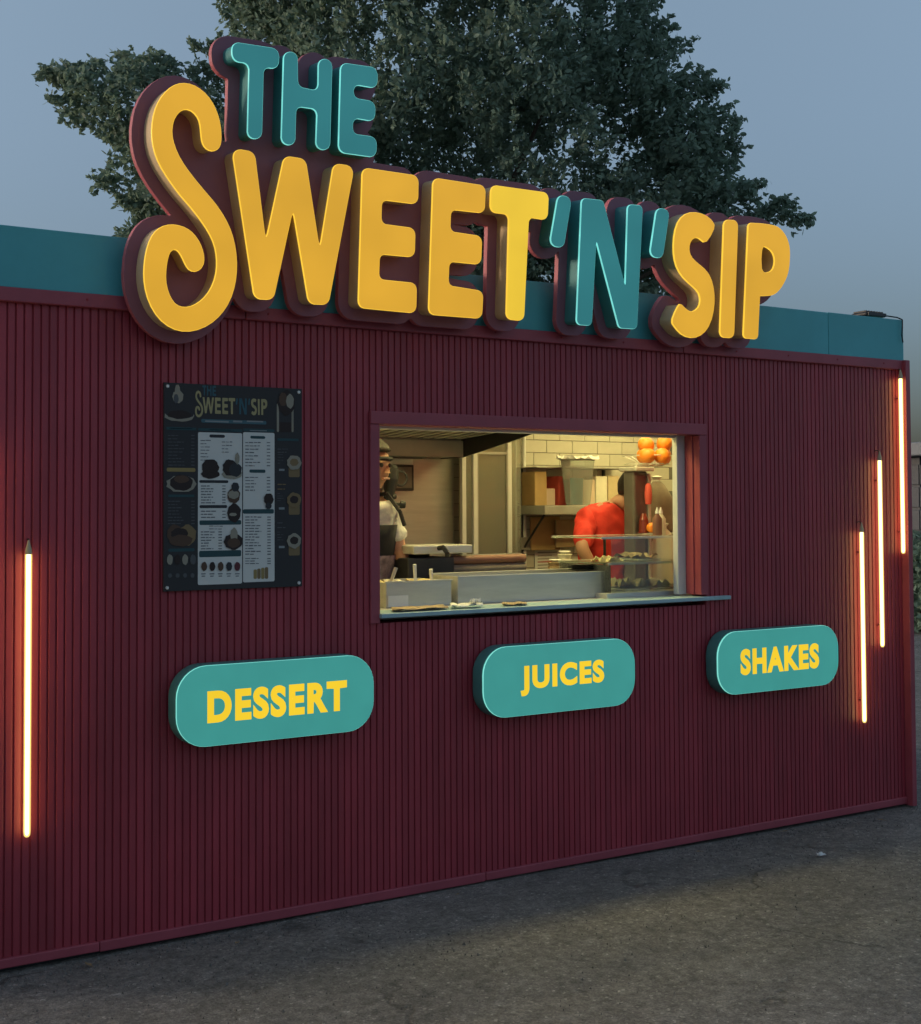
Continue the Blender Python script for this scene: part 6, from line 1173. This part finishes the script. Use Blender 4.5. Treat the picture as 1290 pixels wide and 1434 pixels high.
# ---------------------------------------------------------------- people
def skin_mesh(name, nodes, edges, m, parent, root=0, sub=2):
    """nodes: (x,y,z,r)"""
    me = bpy.data.meshes.new(name)
    off = parent.location if parent else Vector((0, 0, 0))
    me.from_pydata([tuple(Vector(n[:3]) - off) for n in nodes], edges, [])
    me.materials.append(m)
    o = bpy.data.objects.new(name, me)
    link(o, parent)
    sk = o.modifiers.new('skin', 'SKIN')
    sk.use_smooth_shade = True
    if not me.skin_vertices:
        bpy.context.view_layer.objects.active = o
    for i, n in enumerate(nodes):
        d = me.skin_vertices[0].data[i]
        r = n[3] if isinstance(n[3], tuple) else (n[3], n[3])
        d.radius = r
        d.use_root = (i == root)
    ss = o.modifiers.new('sub', 'SUBSURF')
    ss.levels = sub
    ss.render_levels = sub
    return o

def person(loc, head, neck, chest, shL, elL, haL, shR, elR, haR, hip, label, cloth, trousers, hairm, face_dir, sleeve=.82):
    root = empty('person', loc)
    tag(root, label, 'person')
    V = Vector
    head, neck, chest, hip = V(head), V(neck), V(chest), V(hip)
    fz = loc[2]
    fd = V(face_dir).normalized()
    side = V((fd.y, -fd.x, 0))
    nodes, edges = [], []
    def nd(p, r):
        nodes.append((*p, r)); return len(nodes) - 1
    def ed(*ids):
        for a, b in zip(ids[:-1], ids[1:]): edges.append((a, b))
    h0 = nd(hip, (.135, .10)); w = nd(hip.lerp(chest, .45), (.12, .09)); c0 = nd(chest, (.145, .105)); n0 = nd(neck, .052)
    n1 = nd(neck.lerp(head, .45), .052)
    h1 = nd(head + V((0, 0, -.045)) + fd * .012, (.072, .08)); h2 = nd(head + V((0, 0, .02)), (.078, .092)); h3 = nd(head + V((0, 0, .08)), (.062, .072))
    ed(h0, w, c0, n0, n1, h1, h2, h3)
    for s, e, ha in ((shL, elL, haL), (shR, elR, haR)):
        s, e, ha = V(s), V(e), V(ha)
        a = nd(s, .057); b = nd(s.lerp(e, .5), .047); c_ = nd(e, .04); d = nd(e.lerp(ha, .4), .038); f = nd(ha, .026)
        ed(c0, a, b, c_, d, f)
        dr = (ha - e).normalized()
        up = V((0, 0, 1)); sd = dr.cross(up).normalized()
        pm = nd(ha + dr * .045, (.03, .016)); ed(f, pm)
        for k, ln in ((-1.5, .065), (-.5, .08), (.5, .076), (1.5, .058)):
            k0 = nd(ha + dr * .085 + sd * k * .017, .0085); k1 = nd(ha + dr * (.085 + ln * .5) + sd * k * .019 - up * .012, .008); k2 = nd(ha + dr * (.085 + ln * .9) + sd * k * .019 - up * .034, .007)
            ed(pm, k0, k1, k2)
        t0 = nd(ha + dr * .03 + sd * .034, .010); t1 = nd(ha + dr * .065 + sd * .052 - up * .012, .009); ed(f, t0, t1)
    for q in (-1, 1):
        th = nd(hip + side * q * .085 + V((0, 0, -.10)), .088); kn = nd(V((hip.x, hip.y, fz + .48)) + side * q * .1, .06)
        ca = nd(V((hip.x, hip.y, fz + .30)) + side * q * .1 - fd * .02, .055); an = nd(V((hip.x, hip.y, fz + .08)) + side * q * .105, .038); to = nd(V((hip.x, hip.y, fz + .035)) + side * q * .11 + fd * .15, .034)
        ed(h0, th, kn, ca, an, to)
    body = skin_mesh('body', nodes, edges, M['skin'], root)
    # clothing as shells a little larger than the body
    n2, e2 = [], []
    def nd2(p, r): n2.append((*p, r)); return len(n2) - 1
    a0 = nd2(hip + V((0, 0, -.03)), (.15, .118)); a1 = nd2(hip.lerp(chest, .45), (.138, .108)); a2 = nd2(chest, (.16, .122)); a3 = nd2(neck.lerp(chest, .12), (.066, .066))
    e2 += [(a0, a1), (a1, a2), (a2, a3)]
    for s, e in ((shL, elL), (shR, elR)):
        s, e = V(s), V(e)
        b0 = nd2(s, .073); b1 = nd2(s.lerp(e, .45), .064); b2 = nd2(s.lerp(e, sleeve), .060)
        e2 += [(a2, b0), (b0, b1), (b1, b2)]
    sh_ = skin_mesh('shirt', n2, e2, M[cloth], root, sub=3)
    dm = sh_.modifiers.new('folds', 'DISPLACE')
    tx = bpy.data.textures.new('folds', 'CLOUDS')
    tx.noise_scale = .07
    tx.noise_depth = 3
    dm.texture = tx
    dm.texture_coords = 'LOCAL'
    dm.strength = .035
    dm.mid_level = .5
    n3, e3 = [], []
    def nd3(p, r): n3.append((*p, r)); return len(n3) - 1
    p0 = nd3(hip + V((0, 0, -.02)), (.146, .112))
    for q in (-1, 1):
        th = nd3(hip + side * q * .085 + V((0, 0, -.10)), .1); kn = nd3(V((hip.x, hip.y, fz + .48)) + side * q * .1, .074); an = nd3(V((hip.x, hip.y, fz + .1)) + side * q * .105, .06)
        e3 += [(p0, th), (th, kn), (kn, an)]
    skin_mesh('trousers', n3, e3, M[trousers], root)
    # hair cap: back and top of the head
    hb_ = bmesh.new()
    bmesh.ops.create_uvsphere(hb_, u_segments=24, v_segments=16, radius=1)
    kill = [v for v in hb_.verts if (v.co.z < -.55) or (v.co.y > .35 and v.co.z < .35)]
    bmesh.ops.delete(hb_, geom=kill, context='VERTS')
    rgh = random.Random(5)
    for v in hb_.verts:
        v.co *= 1 + rgh.uniform(-.02, .03)
        v.co = Vector((v.co.x * .090, v.co.y * .106, v.co.z * .108))
    hm = bpy.data.meshes.new('hair'); hb_.to_mesh(hm); hb_.free()
    hm.materials.append(M[hairm])
    ho = bpy.data.objects.new('hair', hm); link(ho, root)
    ho.location = head + V((0, 0, .025)) - fd * .008 - V(loc)
    ho.rotation_euler = (0, 0, math.atan2(-fd.x, fd.y))
    so = ho.modifiers.new('s', 'SOLIDIFY'); so.thickness = .012
    for p in hm.polygons: p.use_smooth = True
    # face
    f = MB()
    hl_ = head - V(loc)
    f.add([hl_ + fd * .088 + V((0, 0, .015)), hl_ + fd * .112 + V((0, 0, -.022)), hl_ + fd * .085 + side * .016 + V((0, 0, -.026)), hl_ + fd * .085 - side * .016 + V((0, 0, -.026))], [(0, 2, 1), (0, 1, 3), (1, 2, 3)])
    f.build('nose', M['skin'], root, smooth=True)
    for q in (-1, 1):
        e_ = bmesh.new(); bmesh.ops.create_uvsphere(e_, u_segments=10, v_segments=8, radius=.011)
        em = bpy.data.meshes.new('eye'); e_.to_mesh(em); e_.free(); em.materials.append(M['black'])
        eo = bpy.data.objects.new('eye', em); link(eo, root); eo.location = hl_ + fd * .081 + side * q * .032 + V((0, 0, .012))
        a_ = bmesh.new(); bmesh.ops.create_uvsphere(a_, u_segments=10, v_segments=8, radius=1)
        for v in a_.verts: v.co = Vector((v.co.x * .012, v.co.y * .02, v.co.z * .032))
        am = bpy.data.meshes.new('ear'); a_.to_mesh(am); a_.free(); am.materials.append(M['skin'])
        ao = bpy.data.objects.new('ear', am); link(ao, root); ao.location = hl_ + side * q * .082
        ao.rotation_euler = (0, 0, math.atan2(-fd.x, fd.y))
    mo = MB(); mo.tube(hl_ + fd * .083 - side * .022 + V((0, 0, -.052)), hl_ + fd * .083 + side * .022 + V((0, 0, -.052)), .006, n=6)
    mo.build('mouth', M['lip'], root)
    return root

p1 = person((-3.08, .98, .18), (-3.055, .72, 1.865), (-3.07, .75, 1.70), (-3.08, .76, 1.56), (-3.25, .80, 1.62), (-3.30, .75, 1.40), (-3.22, .63, 1.36),
            (-2.95, .74, 1.63), (-2.915, .72, 1.45), (-2.905, .635, 1.335), (-3.08, .98, 1.08),
            'worker in a white shirt and black apron at the near end of the hatch', 'white_cloth', 'grey_cloth', 'hair', (.35, -1, -.2))
# apron: bib with straps, printed pocket; headband
ap = MB()
pts = []
for j in range(9):
    t = j / 8
    for i in range(9):
        s = i / 8 * 2 - 1
        wd = .105 + .05 * min(1, t * 2.2)
        x = -3.065 - t * .012 + s * wd + .045 * (1 - abs(s)) * 0
        y = .628 + t * .20 + .075 * s * s
        pts.append((x + 3.08 + .03, y - .98, 1.575 - .62 * t - .18))
ap.add(pts, [(j * 9 + i, j * 9 + i + 1, (j + 1) * 9 + i + 1, (j + 1) * 9 + i) for j in range(8) for i in range(8)])
apo = ap.build('apron', M['black_cloth'], p1, smooth=True)
so = apo.modifiers.new('s', 'SOLIDIFY'); so.thickness = .004
pk = MB()
pts = []
for j in range(5):
    for i in range(7):
        s = (i / 6 * 2 - 1) * .75
        t = .24 + j / 4 * .34
        pts.append((-3.065 - t * .012 + s * .15 + 3.08 + .03, .628 + t * .20 + .075 * s * s - .98 - .008, 1.575 - .62 * t - .18))
pk.add(pts, [(j * 7 + i, j * 7 + i + 1, (j + 1) * 7 + i + 1, (j + 1) * 7 + i) for j in range(4) for i in range(6)])
pko = pk.build('pocket', M['print_cloth'], apo)
st = MB()
for q in (-1, 1):
    st.path([(.03 + .015 + q * .10, .628 - .98, 1.57 - .18), (.035 + q * .085, .63 - .98, 1.64 - .18), (.03 + q * .06, .70 - .98, 1.725 - .18), (.02 + q * .03, .80 - .98, 1.72 - .18)], .010, 6)
st.build('strap', M['black_cloth'], p1)
hbm = MB()
hbm.torus((.025, -.26, 1.893 - .18), .083, .010, None, 32, 8, 1.0, 1.15)
hbm.build('headband', M['black_cloth'], p1, smooth=True)

person((-1.36, 1.06, .18), (-1.195, .985, 1.745), (-1.315, 1.02, 1.660), (-1.39, 1.04, 1.55), (-1.530, 1.0, 1.590), (-1.625, .93, 1.43), (-1.54, .92, 1.30),
       (-1.23, 1.12, 1.58), (-1.16, 1.14, 1.36), (-1.12, 1.06, 1.12), (-1.38, 1.07, 1.06),
       'worker in a red shirt turned away behind the display case', 'red_cloth', 'grey_cloth', 'hair', (.75, .35, 0), 1.0)

# ---------------------------------------------------------------- roof floodlight and cable
fl = thing('floodlight', (-.25, .06, 2.697), 'small black floodlight lying on the parapet near the corner', 'floodlight')
B('housing', -.335, -.17, .02, .13, 2.706, 2.728, M['black'], fl, .008)
for k in range(7):
    B('fin', -.325 + k * .022, -.319 + k * .022, .03, .12, 2.7285, 2.737, M['black'], fl, .001)
B('glass', -.325, -.18, .012, .019, 2.708, 2.726, M['dark_steel'], fl, .001)
B('bracket', -.27, -.235, .05, .09, 2.6965, 2.7055, M['dark_steel'], fl, .001)
m_ = MB()
m_.path([(.08, 0, .02), (.11, -.02, .022), (.15, -.055, .012), (.165, -.078, -.002), (.163, -.079, -.05), (.158, -.079, -.09), (.166, -.079, -.13)], .004, 6)
m_.build('cable', M['black'], fl, smooth=True)

# scrap of litter on the asphalt
lt = crumple('paper_scrap', -1.314, -.496, .003, .022, .012, .014, M['white_paper'], 31, None, 6)
tag(lt, 'small white scrap of paper on the asphalt', 'litter')

# dry leaves blown against the wall
mat('dry_leaf', (.30, .20, .10), .8, var=.3, vscale=30)
where = ['near the left end of the wall base', 'on the asphalt below the menu board', 'on the asphalt below the DESSERT sign', 'between the DESSERT and JUICES signs at the wall base', 'below the JUICES sign at the wall base', 'below the end of the sill at the wall base', 'below the SHAKES sign at the wall base', 'near the foot of the corner post']
for i, (x, y) in enumerate(((-4.7, -.10), (-4.15, -.17), (-3.75, -.05), (-3.1, -.09), (-2.45, -.05), (-1.75, -.12), (-1.1, -.06), (-.5, -.16))):
    rgl = random.Random(70 + i)
    s = rgl.uniform(.014, .022)
    m_ = MB()
    pts = [(-1, 0, .05), (-.4, .42, .22), (.3, .38, .2), (1, 0, .35), (.3, -.38, .15), (-.4, -.42, .3), (0, 0, .0)]
    m_.add([(px * s, py * s, pz * s * .8) for px, py, pz in pts], [(0, 6, 1), (1, 6, 2), (2, 6, 3), (3, 6, 4), (4, 6, 5), (5, 6, 0)])
    m_.tube((-1.0 * s, 0, .05 * s), (-1.6 * s, .1 * s, .03 * s), .0008, n=5)
    o = m_.build('fallen_leaf', M['dry_leaf'])
    o.location = (x, y, .0)
    o.rotation_euler = (0, 0, rgl.uniform(0, 6.28))
    tag(o, 'small dry brown leaf ' + where[i], 'leaf', 'dry leaves at the wall base')

# ---------------------------------------------------------------- tree behind the kiosk
TB, RTv, FHv = np.array(TREEBASE), np.array(RT), np.array(FH)
tree = empty('tree', (float(TB[0]), float(TB[1]), 0))
tag(tree, 'large broadleaf tree rising behind the kiosk', 'tree')
def inside(poly, x, z):
    p = np.array(poly); q = np.roll(p, -1, 0)
    r = np.zeros(x.shape, bool); dist = np.full(x.shape, 99.)
    for a, b in zip(p, q):
        e = b - a
        t = np.clip(((x - a[0]) * e[0] + (z - a[1]) * e[1]) / (e @ e), 0, 1)
        dist = np.minimum(dist, np.hypot(x - a[0] - t * e[0], z - a[1] - t * e[1]))
        c_ = (a[1] > z) != (b[1] > z)
        xi = a[0] + (z - a[1]) * e[0] / (e[1] if e[1] else 1e-9)
        r ^= c_ & (x < xi)
    return r, dist
R_ = np.random.default_rng(7)
cp = np.array(CROWN)
lo, hi = cp.min(0), cp.max(0)
NC = 19000
u = R_.uniform(lo[0], hi[0], NC); z = R_.uniform(lo[1], hi[1], NC)
ins, dist = inside(CROWN, u, z)
u, z, dist = u[ins], z[ins], dist[ins]
depth = np.minimum(2.0, .12 + 1.05 * dist ** .75)
vdep = depth * R_.uniform(-1, 1, len(u))
# clumps: a coarse lumpy field thins the volume so that sky shows between the sprays
lump = np.sin(u * 2.3 + 1.1 * vdep) + np.sin(z * 2.9 - .7 * u) + np.sin(vdep * 2.7 + z * 1.3) + .8 * np.sin(u * 5.1 + z * 4.3 + 1.0)
edge = dist < .28
kp = np.where(edge, R_.random(len(u)) < .55, lump > -1.0 + R_.normal(0, .45, len(u)))
u, z, vdep, dist = u[kp], z[kp], vdep[kp], dist[kp]
ss = np.array(SPRIG)
a_ = R_.uniform(ss[:, 0].min(), ss[:, 0].max(), 70); b_ = R_.uniform(ss[:, 1].min(), ss[:, 1].max(), 70)
i2, _ = inside(SPRIG, a_, b_)
u = np.concatenate([u, a_[i2]]); z = np.concatenate([z, b_[i2]]); vdep = np.concatenate([vdep, R_.uniform(-.1, .1, i2.sum())]); dist = np.concatenate([dist, np.full(i2.sum(), .04)])
n = len(u)
# every clump is a short shoot pointing away from the crown's heart, leaves set along it
cu_, cz_ = .3, 4.2
tw = np.stack([u - cu_, vdep * 1.2, (z - cz_) * .8 + .3], 1)
tw /= np.linalg.norm(tw, axis=1)[:, None]
tw += R_.normal(0, .42, (n, 3)); tw /= np.linalg.norm(tw, axis=1)[:, None]
ln_ = np.where(dist < .28, .34, .30) * R_.uniform(.6, 1.2, n)
NL = 20
start = np.stack([u, vdep, z], 1) - tw * ln_[:, None] * .7
along = R_.uniform(0, 1, (n, NL))
lc = start[:, None, :] + tw[:, None, :] * (along * ln_[:, None])[:, :, None] + R_.normal(0, 1, (n, NL, 3)) * (.018 + .05 * (1 - along) * np.minimum(1, dist * 3)[:, None])[:, :, None]
lc = lc.reshape(-1, 3)
shoot = np.repeat(tw, NL, 0)
# long sprays that make the ragged outline
tips = [(i, p) for i, p in enumerate(CROWN[:-4])]
ex, es = [], []
for i, (tu, tz) in tips:
    p_, q_ = CROWN[i - 1], CROWN[(i + 1) % len(CROWN)]
    mid = np.array([(p_[0] + q_[0]) / 2, (p_[1] + q_[1]) / 2])
    d = np.array([tu, tz]) - mid
    inn, _ = inside(CROWN, np.array([mid[0]]), np.array([mid[1]]))
    if not inn[0] or np.hypot(*d) < .05:
        continue
    d = d / np.hypot(*d)
    L0 = .45
    for k in range(34):
        t = R_.uniform(0, 1)
        w0 = R_.normal(0, .015 + .04 * (1 - t), 3)
        ex.append((tu - d[0] * L0 * (1 - t) + w0[0], w0[1] * 2, tz - d[1] * L0 * (1 - t) + w0[2])); es.append((d[0], 0, d[1]))
lc = np.vstack([lc, np.array(ex)]); shoot = np.vstack([shoot, np.array(es)])
m = len(lc)
d1 = shoot * .8 + R_.normal(0, .75, (m, 3)); d1[:, 2] -= .25; d1 /= np.linalg.norm(d1, axis=1)[:, None]
d2 = np.cross(d1, R_.normal(0, 1, (m, 3))); d2 /= np.linalg.norm(d2, axis=1)[:, None]
L_ = R_.uniform(.032, .060, m)[:, None]
W_ = L_ * R_.uniform(.36, .5, m)[:, None]
quad = np.stack([lc - d1 * L_, lc + d2 * W_ - d1 * L_ * .35, lc + d2 * W_ * .85 + d1 * L_ * .4, lc + d1 * L_, lc - d2 * W_ * .85 + d1 * L_ * .4, lc - d2 * W_ - d1 * L_ * .35], 1).reshape(-1, 3)
loc = quad[:, :1] * RTv[None, :] + quad[:, 1:2] * FHv[None, :]
loc[:, 2] = quad[:, 2]
me = bpy.data.meshes.new('crown')
me.vertices.add(m * 6); me.vertices.foreach_set('co', loc.astype(np.float32).ravel())
me.loops.add(m * 6); me.loops.foreach_set('vertex_index', np.arange(m * 6, dtype=np.int32))
me.polygons.add(m); me.polygons.foreach_set('loop_start', np.arange(0, m * 6, 6, dtype=np.int32)); me.polygons.foreach_set('loop_total', np.full(m, 6, np.int32))
me.update(); me.validate()
print('leaves', m)
mat('leaf', (.20, .29, .225), .65, island=.5)
nt_l = M['leaf'].node_tree
tr_ = nt_l.nodes.new('ShaderNodeBsdfTranslucent')
tr_.inputs[0].default_value = (.24, .33, .23, 1)
mx_ = nt_l.nodes.new('ShaderNodeMixShader')
mx_.inputs[0].default_value = .45
out_ = [n_ for n_ in nt_l.nodes if n_.type == 'OUTPUT_MATERIAL'][0]
nt_l.links.new(nt_l.nodes['Principled BSDF'].outputs[0], mx_.inputs[1])
nt_l.links.new(tr_.outputs[0], mx_.inputs[2])
nt_l.links.new(mx_.outputs[0], out_.inputs[0])
me.materials.append(M['leaf'])
link(bpy.data.objects.new('crown', me), tree)
mat('bark', (.07, .055, .042), .9, var=.3, vscale=5, bump=.6, bscale=18)
def w3(a, b, c_): return tuple(np.array(RTv) * a + np.array(FHv) * b + np.array([0, 0, c_]))
tk = MB()
pts = [((0, 0, 0), .24), ((.05, .05, 1.6), .2), ((.1, 0, 2.8), .18), ((.05, .0, 3.8), .15)]
for (a, ra), (b, rb) in zip(pts[:-1], pts[1:]):
    tk.tube(w3(*a), w3(*b), ra, rb, 12)
tk.build('trunk', M['bark'], tree, smooth=True)
for a, b, c_ in (((.1, 0, 2.8), (-1.6, .3, 3.9), (-3.8, .4, 5.3)), ((.1, 0, 3.0), (1.5, -.3, 4.0), (3.4, -.2, 5.0)), ((.05, 0, 3.7), (-.6, .6, 5.4), (-1.0, .8, 7.4)), ((.05, 0, 3.7), (.8, -.5, 5.2), (1.6, -.6, 7.0)),
              ((-.6, .3, 3.3), (-1.8, -.8, 4.6), (-2.4, -1.1, 6.2)), ((.6, -.1, 3.5), (2.2, .9, 4.4), (2.9, 1.2, 6.0)), ((1.5, -.3, 4.0), (3.2, .2, 4.0), (4.6, .1, 4.15)), ((-1.6, .3, 3.9), (-3.1, -.2, 4.1), (-4.2, -.2, 4.9))):
    lb = MB()
    lb.tube(w3(*a), w3(*b), .10, .06, 8); lb.tube(w3(*b), w3(*c_), .06, .015, 8)
    lb.build('limb', M['bark'], tree, smooth=True)

# ---------------------------------------------------------------- beyond the corner
mat('shed_wall', (.05, .06, .075), .6, var=.15, vscale=2)
mat('shed_roof', (.22, .24, .26), .6, var=.1, vscale=2)
shd = thing('storage_shed', (11.5, 9.6, 0), 'dark storage shed with pale roof edge beyond the kiosk corner', 'shed')
B('wall', 9.6, 14.5, 7.6, 11.5, -.02, 2.35, M['shed_wall'], shd, .01)
rf = B('roof', 9.3, 14.8, 7.3, 11.8, 2.36, 2.55, M['shed_roof'], shd, .02)
for k in range(4):
    B('cladding_board', 9.58, 14.52, 7.57, 7.595, 1.0 + k * .32, 1.28 + k * .32, M['shed_wall'], shd, .005)
    B('cladding_board', 9.57, 9.595, 7.6, 11.5, 1.0 + k * .32, 1.28 + k * .32, M['shed_wall'], shd, .005)
hd = thing('hedge', (9.0, 7.0, 0), 'dark hedge in front of the storage shed', 'hedge')
R2 = np.random.default_rng(3)
mm_ = 9000
P = np.stack([R2.uniform(8.2, 11.5, mm_), R2.uniform(6.4, 7.3, mm_), R2.uniform(0, 1, mm_) ** .8 * 1.15], 1)
P[:, 2] *= 1 + .15 * np.sin(P[:, 0] * 3)
d1 = R2.normal(0, 1, (mm_, 3)); d1 /= np.linalg.norm(d1, axis=1)[:, None]
d2 = np.cross(d1, R2.normal(0, 1, (mm_, 3))); d2 /= np.linalg.norm(d2, axis=1)[:, None]
q = np.stack([P - d1 * .06, P + d2 * .03, P + d1 * .06, P - d2 * .03], 1).reshape(-1, 3) - np.array([9.0, 7.0, 0])
hm = bpy.data.meshes.new('foliage')
hm.from_pydata(q.tolist(), [], [tuple(range(i * 4, i * 4 + 4)) for i in range(mm_)])
hm.materials.append(M['leaf'])
link(bpy.data.objects.new('foliage', hm), hd)
hs = MB()
for k in range(9):
    x = -.7 + k * .36
    hs.tube((x, -.1, -.02), (x + .05, -.15, .9), .02, .008, 6)
hs.build('stems', M['bark'], hd)
